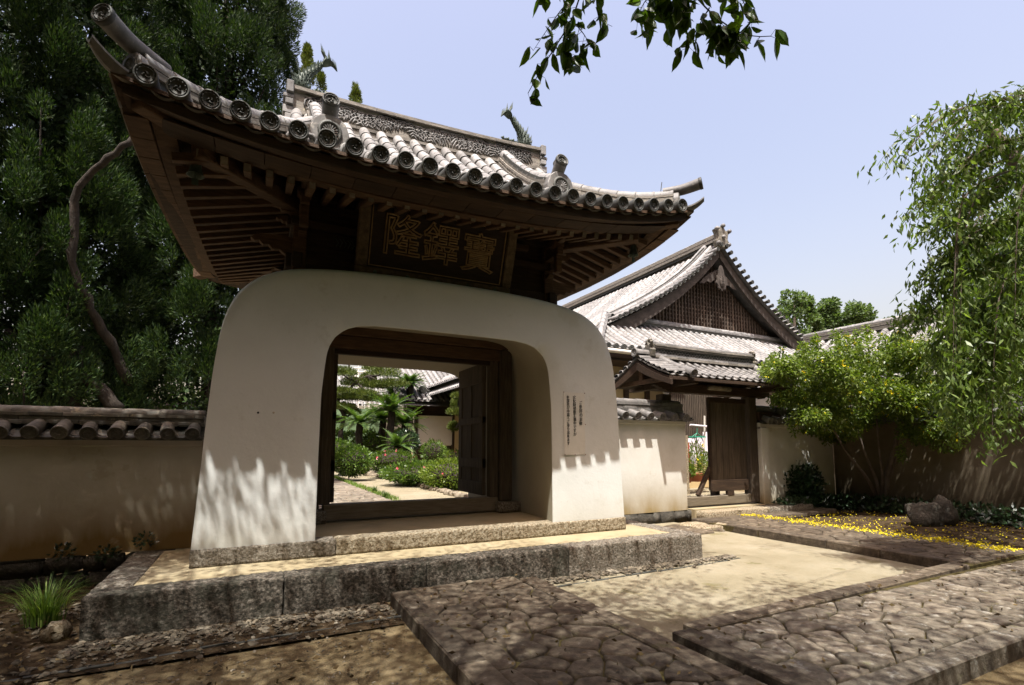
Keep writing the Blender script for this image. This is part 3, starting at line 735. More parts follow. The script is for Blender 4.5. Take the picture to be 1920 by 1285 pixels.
ring('eave_beam', .50, .64, 4.556, 4.556, .05, 'woodx', -.0, (.25, .42))
def SZ(d): return 4.515+max(0, d-.5)*.31        # underside of the boards behind the eave beam
ring('soffit_board', .62, 2.05, SZ(.62)+.04, SZ(2.05)+.04, .03, 'wood', 0, (.38, 2.05))
RAFT = {}
def rafter(a, b, w=.075, h=.085):
    m = MB(); L = (Vector(b)-Vector(a)).length; m.box(-w/2, w/2, 0, L, -h, 0)
    r = m.mesh('rafter', 'woodx', False, .005); r.materials.append(MT['wood_end'])
    for p in r.polygons:
        if p.normal.y < -.9: p.material_index = 1
    return obj('rafter', r, gate, frame(a, Vector(b)-Vector(a)))
def rz(x, y, d): return SZ(d)+.012+lift(x, y)*(1-d*.25)+tilt(x)
n_r = 0
x = xl(5.8)+.62
while x < xr(5.8)-.55:
    inn = min(1.58, .62+max(0, min(x-(xl(5.8)+.6), (xr(5.8)-.6)-x))+.25) if False else min(1.6, max(.75, min(x-xl(6), xr(6)-x)))
    for yy, sg in ((RYF, 1), (RYB, -1)):
        if sg == -1 and n_r % 1: continue
        a = (x, yy+sg*.56, rz(x, yy, .56)); b = (x, yy+sg*inn, rz(x, yy, inn)); rafter(a, b)
    n_r += 1; x += .213
y = RYF+.66
while y < RYB-.6:
    inn = min(1.65, max(.75, min(y-RYF, RYB-y)))
    for sg in (0, 1):
        xa = xl(y)+.36 if sg == 0 else xr(y)-.36; xb = xl(y)+inn if sg == 0 else xr(y)-inn
        rafter((xa, y, rz(RXL if sg == 0 else RXR, y, .42)-.005), (xb, y, rz(RXL if sg == 0 else RXR, y, inn)))
    y += .213
BX0, BX1, BY0, BY1 = .34, 4.12, 6.80, 9.14
for cx_, cy_, bx, by in ((RXL, RYF, BX0, BY0), (RXR, RYF, BX1, BY0), (RXL, RYB, BX0, BY1), (RXR, RYB, BX1, BY1)):
    a = Vector((cx_+(bx-cx_)*.12, cy_+(by-cy_)*.10, 0)); b = Vector((bx, by, 0)); sgx = 1
    a.z = 4.60+lift(a.x, a.y)+tilt(a.x); b.z = 4.86+tilt(b.x)
    m = MB(); m.beam(a, b, .15, .17); m.build('hip_rafter', 'woodx', gate, bevel=.01)
    c2 = a+(b-a)*.30; m = MB(); m.beam(c2-Vector((0, 0, .15)), b-Vector((0, 0, .13)), .17, .17); m.build('hip_rafter', 'woodx', gate, bevel=.012)
# --- upper wooden storey
m = MB(); m.box(BX0+.04, BX1-.04, BY0+.05, BY1-.05, 3.7, 5.3); m.build('storey_wall', 'wood', gate)
def beamx(x0, x1, y, z0, z1, d=.12, mt='wood'): m = MB(); m.box(x0, x1, y-d/2, y+d/2, z0, z1); return m.build('tie_beam', mt, gate, bevel=.008)
def beamy(x, y0, y1, z0, z1, d=.12, mt='wood'): m = MB(); m.box(x-d/2, x+d/2, y0, y1, z0, z1); return m.build('tie_beam', mt, gate, bevel=.008)
for z0, z1, o in ((3.86, 4.04, .0), (4.40, 4.50, .02), (4.78, 4.88, .05)):
    for yy in (BY0+.03-o, BY1-.03+o): beamx(BX0-.1, BX1+.1, yy, z0, z1)
    for xx in (BX0+.03-o, BX1-.03+o): beamy(xx, BY0-.1, BY1+.1, z0+.003, z1+.003)
for xx in (BX0+.06, BX1-.06):
    for yy in (BY0+.04, BY1-.04):
        m = MB(); m.box(xx-.08, xx+.08, yy-.08, yy+.08, 3.8, 4.8); m.build('corner_post', 'woodx', gate, bevel=.012)
# stacked bracket arms at the corners, with carved noses
NOSE = [(0, .07), (.10, .075), (.22, .06), (.30, .085), (.42, .13), (.45, .10), (.40, .04), (.34, .0), (.26, -.01), (.24, -.05), (.15, -.06), (.12, -.09), (0, -.10)]
CLOUD = [(0, .12), (.2, .13), (.42, .10), (.47, .05), (.43, .02), (.38, .03), (.34, -.01), (.28, .0), (.24, -.05), (.16, -.04), (.10, -.09), (0, -.10)]
def nose(o, ang, poly, s=1.0, w=.09, mt='woodx'):
    m = MB(); m.prism([(x*s, z*s) for x, z in poly], -w/2, w/2, Matrix.Translation(o) @ Matrix.Rotation(ang, 4, 'Z')); m.build('carved_nose', mt, gate)
def block(c, w, h):
    m = MB(); x, y, z = c; m.add([(x-w*.32, y-w*.32, z), (x+w*.32, y-w*.32, z), (x+w*.32, y+w*.32, z), (x-w*.32, y+w*.32, z),
          (x-w/2, y-w/2, z+h*.45), (x+w/2, y-w/2, z+h*.45), (x+w/2, y+w/2, z+h*.45), (x-w/2, y+w/2, z+h*.45),
          (x-w/2, y-w/2, z+h), (x+w/2, y-w/2, z+h), (x+w/2, y+w/2, z+h), (x-w/2, y+w/2, z+h)],
          [(3, 2, 1, 0), (0, 1, 5, 4), (1, 2, 6, 5), (2, 3, 7, 6), (3, 0, 4, 7), (4, 5, 9, 8), (5, 6, 10, 9), (6, 7, 11, 10), (7, 4, 8, 11), (8, 9, 10, 11)])
    m.build('bearing_block', 'woodx', gate)
for xx, yy, sx, sy in ((BX0, BY0, -1, -1), (BX1, BY0, 1, -1), (BX0, BY1, -1, 1), (BX1, BY1, 1, 1)):
    ax = 0 if sx > 0 else math.pi; ay = math.pi/2*sy
    nose((xx, yy+.05*-sy, 4.12), ax, CLOUD, 1.05); nose((xx+.06*-sx, yy, 4.62), ax, NOSE, .95); nose((xx+.06*-sx, yy-.05*sy, 4.45), ax, CLOUD, .6)
    nose((xx+.08*-sx, yy, 4.66), ay, NOSE, .8); nose((xx+.08*-sx, yy, 4.28), ay, CLOUD, .35)
    m = MB(); m.beam((xx+.08*-sx, yy, 4.60), (xx+.08*-sx, yy+sy*.42, 4.60), .1, .12); m.build('bracket_arm', 'woodx', gate, bevel=.01)
    m = MB(); m.beam((xx+.08*-sx, yy-.1*sy, 4.78), (xx+.08*-sx, yy+sy*.62, 4.78), .1, .11); m.build('bracket_arm', 'woodx', gate, bevel=.01)
    block((xx+.08*-sx, yy+sy*.30, 4.655), .17, .10); block((xx+.08*-sx, yy+sy*.55, 4.80), .15, .09)
    m = MB(); m.box(xx+.08*-sx-.05, xx+.08*-sx+.05, yy+sy*.33-.05, yy+sy*.33+.05, 4.28, 4.60); m.build('bracket_drop', 'woodx', gate, bevel=.01)
for xx in (1.3, 2.24, 3.2):
    block((xx, BY0-.08, 4.50), .2, .12); m = MB(); m.beam((xx-.45, BY0-.08, 4.67), (xx+.45, BY0-.08, 4.67), .09, .09); m.build('bracket_arm', 'wood', gate, bevel=.01)
# purlin carried by the brackets
for yy in (BY0-.62, BY1+.62): beamx(BX0-.5, BX1+.5, yy, 4.50+.02, 4.60, .1, 'woodx') if False else None
# small carved grille on the storey wall
gr = MB(); gr.box(.80, 1.06, 6.735, 6.765, 4.17, 4.34); gv = gr.build('carved_grille', 'plaque', gate)
for i in range(5):
    m = MB(); m.tube([(.83+.05*i, 6.73, 4.20), (.86+.05*i, 6.725, 4.25+.02*(i % 2)), (.82+.05*i, 6.73, 4.31)], .006, 5); m.build('grille_curl', 'bronze', gv)
# --- ridges
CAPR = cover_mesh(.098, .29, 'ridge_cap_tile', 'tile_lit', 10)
def ridge(name, pts, w, layers, lh, parent, capmesh=CAPR, mt='tile_stack', seg=.27, capz=.0, cap=True, base=0.06):
    """pts: the foot line of the ridge, layers of flat tiles along it, a roll of cap tiles on top"""
    P = [Vector(p) for p in pts]
    for k in range(layers):
        ww = w*(1.12 if k % 2 == 0 else 1.0)*(1-.06*k); z = base+k*lh; d = jit(.1)
        m = MB()
        for a, b in zip(P, P[1:]):
            L = (b-a).length; n = max(1, round(L/seg))
            for i in range(n):
                p = a.lerp(b, i/n); q = a.lerp(b, (i+1)/n); M = frame(p+Vector((0, 0, z+jit(.003))), q-p)
                m.box(-ww/2+jit(.003), ww/2+jit(.003), .002, (q-p).length-.002, 0, lh*.78, M)
        core = MB()
        m.build(name, mt, parent)
    c = MB()
    for a, b in zip(P, P[1:]):
        M = frame(a, b-a); c.box(-w*.40, w*.40, 0, (b-a).length, -.05, base+layers*lh, M)
    c.build(name+'_core', 'tile_dark', parent)
    if cap:
        for a, b in zip(P, P[1:]):
            L = (b-a).length; n = max(1, round(L/seg))
            for i in range(n):
                p = b.lerp(a, i/n); q = b.lerp(a, (i+1)/n)      # mouths face the far end b
                M = frame(p+Vector((0, 0, base+layers*lh+capz)), q-p); obj('ridge_cap_tile', capmesh, parent, M @ Matrix.Diagonal((1, L/n/.29, 1, 1)))
def rp(x, y, o=0): return Vector((x, y, RZ(x, y)+o))
TIP = disc_tile_mesh(.088, .11, 'finial_disc', 'tile_dark')
def finial(a, b, c, r0, r1, parent, aim=None):       # upturned roll: a bent horn ending in a disc
    pts = catmull([tuple(a), tuple(b), tuple(c)], 6); n = len(pts); m = MB(); m.tube(pts, [r0+(r1-r0)*(i/(n-1))**.8 for i in range(n)], 14, cap=False)
    h = m.build('finial', 'tile', parent, smooth=True)
    d = Vector(aim).normalized() if aim else (Vector(pts[-1])-Vector(pts[-2])).normalized(); M = frame(Vector(c)+d*(.03 if aim else .005), -d); obj('finial_disc', TIP, h, M @ Matrix.Scale(r1/.085, 4))
def oni(p, parent, ang=0, s=1.0):                     # ridge end plaque with a flower disc
    M = Matrix.Translation(p) @ Matrix.Rotation(ang, 4, 'Z') @ Matrix.Scale(s, 4)
    prof_ = [(-.20, -.16), (-.21, .08), (-.17, .20), (-.10, .26), (0, .285), (.10, .26), (.17, .20), (.21, .08), (.20, -.16), (.10, -.12), (-.10, -.12)]
    m = MB(); m.prism(prof_, -.05, .09, M); o = m.build('ridge_end_plaque', 'tile', parent, bevel=.012)
    m = MB(); m.lathe([(.128, 0), (.131, -.018), (.10, -.022), (.095, -.004), (.001, -.004)], 24, M @ Matrix.Translation((0, -.05, .07)) ); m.build('plaque_rim', 'tile_dark', o, smooth=True)
    m = MB()
    for k in range(16):
        a = k*math.pi/8; m.tube([M @ Vector((math.cos(a)*.022, -.058, .07+math.sin(a)*.022)), M @ Vector((math.cos(a)*.082, -.058, .07+math.sin(a)*.082))], [.004*s, .012*s], 6)
    m.lathe([(.001, -.02), (.018, -.014), (.02, 0)], 10, M @ Matrix.Translation((0, -.05, .07))); m.build('plaque_flower', 'tile', o)
    for sx in (-1, 1):
        m = MB(); pts = [M @ Vector((sx*(.20+.075*math.cos(t)), -.05, -.10+.075*math.sin(t))) for t in [i*math.pi/5 for i in range(10)]]
        m.tube(pts, .028*s, 8); m.build('plaque_scroll', 'tile', o, smooth=True)
    return o
# descending ridges on the front, with plaques near the eave
for x, xe in ((.60, .60), (3.74, 3.62)):
    ys_ = [7.72, 7.35, 6.95, 6.6, 6.3, 6.02, 5.82]; n = len(ys_)
    ridge('descending_ridge_tile', [Vector((x+(xe-x)*i/(n-1), yy, RZ(x, yy)+.02+(.05 if i == n-1 else .02 if i == n-2 else 0))) for i, yy in enumerate(ys_)], .24, 4, .045, roof)
    o = oni((xe, 5.74, RZ(xe, 5.74)+.13), roof, 0, 1.0)
    zt = RZ(xe, 5.8)+.32
    finial((xe, 6.05, zt+.00), (xe, 5.82, zt+.05), (xe, 5.68, zt+.20), .072, .092, roof, (0, -1, .22))
# corner ridges
for (sx, gx, gy, cx_, cy_, tipx) in ((-1, .50, 6.98, -1.08, 5.41, -1.27), (1, 3.88, 6.98, 5.43, 5.43, 5.70)):
    P = []
    for i in range(9):
        t = i/8; xx = gx+(cx_-gx)*t; yy = gy+(cy_-gy)*t; P.append(Vector((xx, yy, RZ(xx, yy)+.03+.05*max(0, t-.6))))
    ridge('corner_ridge_tile', P, .22, 3, .042, roof, seg=.25)
    e = P[-1]; d = (P[-1]-P[-3]).normalized()
    oni(e+d*.05+Vector((0, 0, .06)), roof, math.radians(-45 if sx < 0 else 45), .62)
    top = e+Vector((0, 0, .25))
    if sx < 0: finial(top-d*.25, top+d*.10+Vector((0, 0, .06)), Vector((-1.30, 5.10, 5.245)), .066, .092, roof)
    else: finial(top-d*.15, top+d*.12+Vector((0, 0, .035)), Vector((5.68, 5.12, 5.46)), .07, .085, roof)
    # curled corner pan tile
    m = MB(); c0 = Vector((cx_+sx*.10, cy_-.12, RZ(cx_, cy_)-.02)); dd = Vector((sx, -1, 0)).normalized(); sd = Vector((1, sx, 0)).normalized()
    for i in range(7):
        t = i/6; c = c0+dd*(.27*t)+Vector((0, 0, .13*t**2)); w = .085*(1-.55*t*t)
        for k in range(5):
            u = k/4*2-1; m.v.append(tuple(c+sd*w*u+Vector((0, 0, .04*u*u))))
    nb = len(m.v); m.v += [(a, b, c-.022) for a, b, c in m.v]
    for i in range(6):
        for k in range(4):
            q = (i*5+k, i*5+k+1, (i+1)*5+k+1, (i+1)*5+k); m.f += [q, tuple(j+nb for j in reversed(q))]
        for k in (0, 4): m.f.append((i*5+k, (i+1)*5+k, (i+1)*5+k+nb, i*5+k+nb))
    m.f.append(tuple(list(range(30, 35))+[j+nb for j in range(34, 29, -1)])); m.build('corner_curl_tile', 'tile', roof, smooth=False)
for sx, gx, cx_ in ((-1, .42, -.8), (1, 4.0, 5.3)):
    P = [Vector((gx+(cx_-gx)*t, 8.96+(10.45-8.96)*t, RZ(gx+(cx_-gx)*t, 8.96+(10.45-8.96)*t)+.03)) for t in (0, .33, .66, 1)]
    ridge('corner_ridge_tile', P, .22, 3, .042, roof)
# main ridge
def RT(x): return 6.66+tilt(x)*1.2+.045*abs((x-2.3)/2.1)**2.5
X0, X1 = .30, 4.52
mr = MB(); mr.grid(lambda x, k: [(x, RYC-.13, RT(x)-.35), (x, RYC-.13, RT(x)+.30), (x, RYC+.13, RT(x)+.30), (x, RYC+.13, RT(x)-.35)][k], [X0+(X1-X0)*i/16 for i in range(17)], range(4))
mr.build('ridge_core', 'tile_stack', roof)
def ridge_course(z0, z1, hw, mt, name, seg=.3):
    n = round((X1-X0)/seg)
    for i in range(n):
        a = X0+(X1-X0)*i/n; b = X0+(X1-X0)*(i+1)/n; m = MB(); za, zb = RT(a), RT(b)
        m.add([(a+.002, RYC-hw, za+z0), (b-.002, RYC-hw, zb+z0), (b-.002, RYC+hw, zb+z0), (a+.002, RYC+hw, za+z0), (a+.002, RYC-hw, za+z1), (b-.002, RYC-hw, zb+z1), (b-.002, RYC+hw, zb+z1), (a+.002, RYC+hw, za+z1)],
              [(3, 2, 1, 0), (4, 5, 6, 7), (0, 1, 5, 4), (1, 2, 6, 5), (2, 3, 7, 6), (3, 0, 4, 7)]); m.build(name, mt, roof)
ridge_course(-.26, -.17, .19, 'tile_stack', 'ridge_base_tile'); ridge_course(-.165, -.08, .165, 'tile_stack', 'ridge_base_tile'); ridge_course(-.075, -.03, .18, 'tile_stack', 'ridge_base_tile')
ridge_course(.30, .335, .18, 'tile_stack', 'ridge_top_tile'); ridge_course(.34, .375, .15, 'tile_stack', 'ridge_top_tile')
for i in range(15):
    a = X0+.02+(X1-X0)*i/15; b = X0+.02+(X1-X0)*(i+1)/15; obj('ridge_cap_tile', CAPR, roof, frame((a, RYC, RT(a)+.37), Vector((b-a, 0, RT(b)-RT(a)))) @ Matrix.Diagonal((.85, (b-a)/.29, .7, 1)))
# carved waves on both faces of the ridge, one panel at a time
def wave_panel(xa, xb, seed):
    rnd = random.Random(seed); m = MB(); cx_ = (xa+xb)/2
    for side in (-1, 1):
        yy = RYC+side*.135
        for k in range(3):
            ox = xa+(xb-xa)*(k+.5)/3+rnd.uniform(-.03, .03); oz = RT(ox)+rnd.choice([.0, .05, .12]); up = rnd.choice([0, math.pi*.15, -math.pi*.2])
            for r in (.05, .095, .14, .185, .23):
                pts = []
                for j in range(9):
                    a = up+math.pi*(j/8); px = ox+math.cos(a)*r*1.1; pz = oz+math.sin(a)*r+.015*math.sin(px*60)
                    if RT(px)-.02 < pz < RT(px)+.29 and X0+.15 < px < X1-.15: pts.append((px, yy-.0, pz))
                if len(pts) > 2: m.tube(pts, [.005]+[.016]*(len(pts)-2)+[.005], 5)
    return m.build('wave_carving', 'tile', roof, smooth=True, kind='stuff')
for k in range(9): wave_panel(X0+.15+(X1-X0-.3)*k/9, X0+.15+(X1-X0-.3)*(k+1)/9, k)
for xx, s in ((X0, -1), (X1, 1)):
    for z0, z1, o, w in ((-.30, -.12, .03, .20), (-.10, .02, .06, .17), (.03, .12, .03, .2), (.14, .20, .06, .18), (.215, .40, .02, .21)):
        m = MB(); m.box(min(xx, xx+s*(.08+o)), max(xx, xx+s*(.08+o)), RYC-w, RYC+w, RT(xx)+z0, RT(xx)+z1); m.build('ridge_end_tile', 'tile_lit', roof, bevel=.01)
    # gable under the ridge end
    m = MB(); gx = GXL+.02 if s < 0 else GXR-.02; tri = [(RYC-1.3, RZ(gx, RYC-1.3)), (RYC, RZ(gx, RYC)-.05), (RYC+1.3, RZ(gx, RYC+1.3)), (RYC, RZ(gx, RYC-1.3)-.2)]
    m.add([(gx, y, z) for y, z in tri]+[(gx+s*.05, y, z) for y, z in tri], [(0, 1, 2, 3), (7, 6, 5, 4), (0, 4, 5, 1), (1, 5, 6, 2)]); m.build('gable_wall', 'wood', roof)
    for sg in (-1, 1):
        P = [Vector((xx-s*.05, RYC+sg*(.1+t*1.35), RZ(2.3, RYC+sg*(.1+t*1.35))+tilt(xx)+.0)) for t in (0, .33, .66, 1)]
        for a, b in zip(P, P[1:]):
            for i in range(2):
                p = a.lerp(b, i/2); q = a.lerp(b, (i+1)/2); obj('verge_tile', CAPR, roof, frame(q+Vector((0, 0, .05)), p-q) @ Matrix.Diagonal((.9, (q-p).length/.29, .9, 1)))
# --- plaque
pq = empty('name_plaque', (2.15, 6.6, 3.86), 'dark framed name plaque with gilt characters, tilted forward above the arch', 'plaque')
pM = Matrix.Translation((2.15, 6.62, 3.84)) @ Matrix.Rotation(math.radians(19), 4, 'X') @ Matrix.Diagonal((1.07, 1, 1.07, 1))
m = MB(); m.box(-.92, .92, -.02, .03, .08, .90); m.build('board', 'plaque', pq, M=pM)
for x0, x1, z0, z1 in ((-1.03, 1.03, 0, .11), (-1.03, 1.03, .87, .98), (-1.03, -.90, .112, .868), (.90, 1.03, .112, .868)):
    m = MB(); m.box(x0, x1, -.07, .04, z0, z1); m.build('plaque_frame', 'plaque_frame', pq, bevel=.012, M=pM)
for x0, x1, z0, z1 in ((-.88, .88, .13, .142), (-.88, .88, .838, .85), (-.88, -.868, .145, .835), (.868, .88, .145, .835)):
    m = MB(); m.box(x0, x1, -.032, -.015, z0, z1); m.build('gilt_line', 'gold', pq, M=pM)
for k in range(5):
    for zz in (.055, .925):
        m = MB(); m.lathe([(.001, -.095), (.02, -.09), (.028, -.068)], 8, Matrix.Translation((-.8+.4*k, 0, zz))); m.build('boss', 'bronze', pq, M=pM)
def text_mesh(s, size, outline=0, ext=.004, off=0):
    c = bpy.data.curves.new('t', 'FONT'); c.body = s; c.size = size; c.align_x = 'CENTER'; c.align_y = 'CENTER'; c.resolution_u = 3
    if outline: c.fill_mode = 'NONE'; c.bevel_depth = outline; c.bevel_resolution = 0
    else: c.extrude = ext; c.offset = off
    o = bpy.data.objects.new('t', c); COL.objects.link(o); dg = bpy.context.evaluated_depsgraph_get(); dg.update()
    me = bpy.data.meshes.new_from_object(o.evaluated_get(dg)); bpy.data.objects.remove(o); return me
XT = Matrix.Rotation(math.pi/2, 4, 'X')
for ch, xx, zz in (('隆', -.50, .50), ('鐸', .0, .48), ('寶', .52, .46)):
    me = text_mesh(ch, .50, .010); me.name = 'character'; me.materials.clear(); me.materials.append(MT['gold'])
    obj('character', me, pq, pM @ Matrix.Translation((xx, -.028, zz)) @ XT @ Matrix.Diagonal((1.0, 1.05, 1, 1)))
# --- paper notice on the right pier
nx0, nx1, nz0, nz1 = 4.03, 4.40, 1.50, 2.42
nt_ = empty('paper_notice', (4.2, 6.32, 1.5), 'paper notice with three columns of brush writing pinned to the right pier', 'notice')
m = MB(); m.grid(lambda x, z: (x, 6.318-.006*math.sin((x-nx0)*17)*(1-(z-nz0)/.9)-.001, z), [nx0+(nx1-nx0)*i/10 for i in range(11)], [nz0+(nz1-nz0)*i/14 for i in range(15)]); m.v += []
sh_ = m.build('sheet', 'paper', nt_)
so_ = sh_.modifiers.new('thick', 'SOLIDIFY'); so_.thickness = .001
def column(txt, x, z1, step, size):
    for i, ch in enumerate(txt):
        me = text_mesh(ch, size*random.uniform(.98, 1.14), 0, .0008, .0004); me.name = 'character'; me.materials.clear(); me.materials.append(MT['ink'])
        obj('character', me, sh_, Matrix.Translation((x+jit(.004), 6.308, z1-i*step)) @ Matrix.Rotation(jit(.06), 4, 'Y') @ XT)
column('ご参拝の皆様', 4.325, 2.27, .062, .058)
column('文化財修復工事中ですが', 4.215, 2.345, .055, .054)
column('本堂及び中庭へご参り出来ます', 4.10, 2.345, .0525, .05)
for x, z in ((nx0, nz1), (nx1, nz1), (nx1+.005, 1.95), (nx0+.01, nz0), ((nx0+nx1)/2, nz0), (nx1, nz0)):
    m = MB(); m.lathe([(.001, -.008), (.006, -.005), (.007, 0)], 8, Matrix.Translation((x, 6.31, z))); m.build('pin', 'pin', nt_)
# --- wind bells under the two front corners
def bell(p, label):
    p = Vector(p); o = empty('wind_bell', p, label, 'bell')
    m = MB(); M = Matrix.Translation(p) @ Matrix.Rotation(math.pi/2, 4, 'X')
    m.lathe([(.001, 0), (.035, .0), (.05, .03), (.055, .10), (.075, .165), (.085, .17), (.07, .165), (.045, .1), (.04, .03)], 12, Matrix.Translation(p) @ Matrix.Rotation(-math.pi/2, 4, 'X')); m.build('bell_body', 'bronze', o, smooth=True)
    m = MB(); m.tube([p+Vector((0, 0, .16)), p], .006, 6); m.build('hanger', 'bronze', o)
    m = MB(); m.tube([p, p-Vector((0, 0, .2))], .008, 6); m.box(p.x-.03, p.x+.03, p.y-.002, p.y+.002, p.z-.27, p.z-.2); m.build('clapper', 'bronze', o)
bell(on(368, 300, 1, 5.95), 'green bronze wind bell hanging under the near left roof corner')
bell(on(1187, 460, 1, 6.05), 'green bronze wind bell hanging under the right roof corner')
# --- fish ornaments
def fish(xc, s, label):
    b = Vector((xc, RYC, RT(xc)+.40)); o = empty('fish_ornament', b, label, 'roof ornament')
    def P(u, w, v=0): return b+Vector((-s*u, v, w))*(1.0 if s < 0 else .95)
    body_ = catmull([P(-.05, .0), P(-.10, .12), P(-.02, .28), P(.10, .42), P(.20, .56)], 5); n = len(body_)
    m = MB(); m.tube(body_, [.03+.085+.04*math.sin(math.pi*min(1, i/(n*.5)))-.085*(i/(n-1)) for i in range(n)], 10, flat=.8); bd = m.build('fish_body', 'bronze', o, smooth=True)
    sc = MB()
    for i in range(2, n-2):
        c = Vector(body_[i]); r = .03+.085+.04*math.sin(math.pi*min(1, i/(n*.5)))-.085*(i/(n-1))
        for k in range(8):
            a = k*math.pi/4+(i % 2)*.4; q = c+Vector((math.cos(a)*r*.9, math.sin(a)*r*.95, 0)); sc.tube([q, q+Vector((math.cos(a)*.02, math.sin(a)*.02, .05))], [.018, .003], 4)
    sc.build('fish_scales', 'bronze', bd)
    for dirs in (((.20, .54), (.25, .64), (.17, .76)), ((.20, .54), (.33, .60), (.42, .50)), ((.2, .54), (.29, .64), (.30, .68))):
        pts = catmull([P(*d) for d in dirs], 5); m = MB(); m.tube(pts, [.05, .07, .08, .08, .075, .065, .055, .045, .035, .022, .006][:len(pts)], 6, flat=.4)
        for j in range(2, len(pts)-1): m.tube([pts[j], Vector(pts[j])+Vector((s*.02, 0, .05+.01*j))], [.012, .002], 4)
        m.build('tail_fin', 'bronze', o)
    for u, w, du, dw in ((-.10, .16, -.16, .16), (-.12, .06, -.22, .05), (-.06, .26, -.12, .22)):
        m = MB(); m.tube(catmull([P(u, w), P(u+du*.6, w+dw*.3), P(u+du, w+dw)], 4), [.05, .05, .045, .04, .035, .028, .02, .012, .004], 6, flat=.4); m.build('side_fin', 'bronze', o)
    m = MB()
    for k in range(6): c = P(.10+.055*k, .03+.02*(k % 2)); m.tube([c, c+Vector((0, 0, .05)), c+Vector((-s*.04, 0, .03))], [.03, .028, .01], 6)
    m.build('fish_head', 'bronze', o, smooth=True)
fish(.50, -1, 'verdigris fish ornament on the left end of the gate ridge')
fish(4.18, 1, 'verdigris fish ornament on the right end of the gate ridge')
# ================================================================== WALLS
WDISC = disc_tile_mesh(.078, .05, 'wall_eave_tile', 'tile_wall', comma=False)
WD2 = disc_tile_mesh(.088, .05, 'wall_eave_tile', 'tile', comma=False)
def roofed_wall(name, a, b, z0, z1, thick, spacing, label, plaster, tm='tile_wall', rr=.078, foot=None, roofz=.0, droop=0., ridge_h=.15, both=False, cut=None):
    """a to b along the face; the face looks to the right hand side of a->b turned clockwise (towards the viewer)"""
    a = Vector((*a, 0)); b = Vector((*b, 0)); L = (b-a).length
    root = empty(name, (a.x, a.y, z0), label, 'wall')
    X = (b-a).normalized(); Yv = Vector((-X.y, X.x, 0))        # Y points into the wall, away from the viewer
    M = Matrix((X, Yv, Vector((0, 0, 1)))).transposed().to_4x4(); M.translation = a
    n = max(2, int(L/.25)); m = MB()
    m.grid(lambda u, k: [(u, -.03, z0), (u, .0, z1-.12), (u, .0, z1-.12), (u, .0, z1)][k], [L*i/n for i in range(n+1)], range(4))
    m.v = []; m.f = []
    m.box(0, L, 0, thick, z0, z1-.10); wb = m.build('plaster_wall', plaster, root, M=M)
    m = MB(); m.box(-.004, L+.004, -.035, thick+.035, z1-.098, z1+.02); m.build('cornice', plaster, root, bevel=.012, M=M)
    if foot:
        x = 0.
        for row in range(foot[0]):
            x = -.1
            while x < L:
                w = random.uniform(.18, .42); hh = (z0-foot[1])/foot[0]; zz = z0-hh*(row+1)
                s = MB(); s.box(0, w-.012, -.0, .25, 0, hh-.01); me = s.mesh('foundation_stone', 'boulder' if foot[2] else 'granite', True, .022, .012)
                obj('foundation_stone', me, root, M @ Matrix.Translation((x, -.05-.05*row+jit(.02), zz)) @ Matrix.Rotation(jit(.06), 4, 'Y')); x += w
    zt = z1+.055+roofz; pitch = .42; run = thick/2+.16
    eave = obj('cap_roof', (lambda mm: (mm.prism([(-.13, zt-.045), (thick/2, zt-.045+run*pitch), (thick+.13, zt-.045), (thick+.13, zt-.08), (thick/2, zt+.02), (-.13, zt-.08)], 0, L, Matrix(((0, 1, 0, 0), (1, 0, 0, 0), (0, 0, 1, 0), (0, 0, 0, 1)))), mm.mesh('cap_roof', 'tile_dark'))[1])(MB()), root, M)
    roll = MB(); roll.lathe([(rr*.9, 0), (rr, .004), (rr*.97, .1), (rr*.92, run+.06)], 12, arc=(0, 2*math.pi)); RM = roll.mesh('wall_roll_tile', tm, True)
    DS = WDISC if tm == 'tile_wall' else WD2
    k = int(L/spacing)
    for i in range(k+1):
        x = spacing*(i+.5)
        if x > L: break
        R = Matrix.Translation((x, -.20, zt+jit(.006))) @ Matrix.Rotation(jit(.06)+(random.choice([-.12, .1, .18]) if tm == 'tile_wall' and i % 3 == 0 else 0), 4, 'Z') @ Matrix.Rotation(math.atan(pitch)*.75+jit(.05), 4, 'X')
        r_ = obj('wall_roll_tile', RM, eave, M @ R); obj('wall_eave_tile', DS, eave, M @ R @ Matrix.Translation((0, -.012, 0)) @ Matrix.Rotation(jit(1), 4, 'Y') @ Matrix.Scale(rr*1.02/.078 if tm == 'tile_wall' else rr/.086, 4))
        if both:
            obj('wall_roll_tile', RM, eave, M @ Matrix.Translation((x, thick+.17, zt)) @ Matrix.Rotation(math.pi, 4, 'Z') @ Matrix.Rotation(.3, 4, 'X'))
        w = spacing-rr*1.2
        for o in (0, 1):
            pm_ = MB(); kk = 6; pts = [(-w/2+w*j/kk, .035*((2*j/kk-1)**2)-.035) for j in range(kk+1)]; pm_.prism(pts+[(p, q-.018) for p, q in reversed(pts)], 0, run+.02)
            if i == 0 and o == 0: PMM = pm_.mesh('wall_pan_tile', tm)
            obj('wall_pan_tile', PMM, eave, M @ Matrix.Translation((x+spacing/2, -.145+.04*o, zt-.02+.024*o+jit(.004))) @ Matrix.Rotation(math.atan(pitch)*.8, 4, 'X'))
    zr = zt+run*pitch-.04
    for j, (hw, h) in enumerate(((.17, ridge_h*.28), (.15, ridge_h*.28), (.165, ridge_h*.28))):
        x = 0.; zz = zr+j*ridge_h*.30
        while x < L:
            w = random.uniform(.26, .42); m = MB(); m.box(0, min(w, L-x)-.004, thick/2-hw+jit(.006), thick/2+hw, 0, h); 
            obj('ridge_tile', m.mesh('ridge_tile', tm, False, .004, .002), eave, M @ Matrix.Translation((x, 0, zz+jit(.003))) @ Matrix.Rotation(jit(.008), 4, 'Y')); x += w
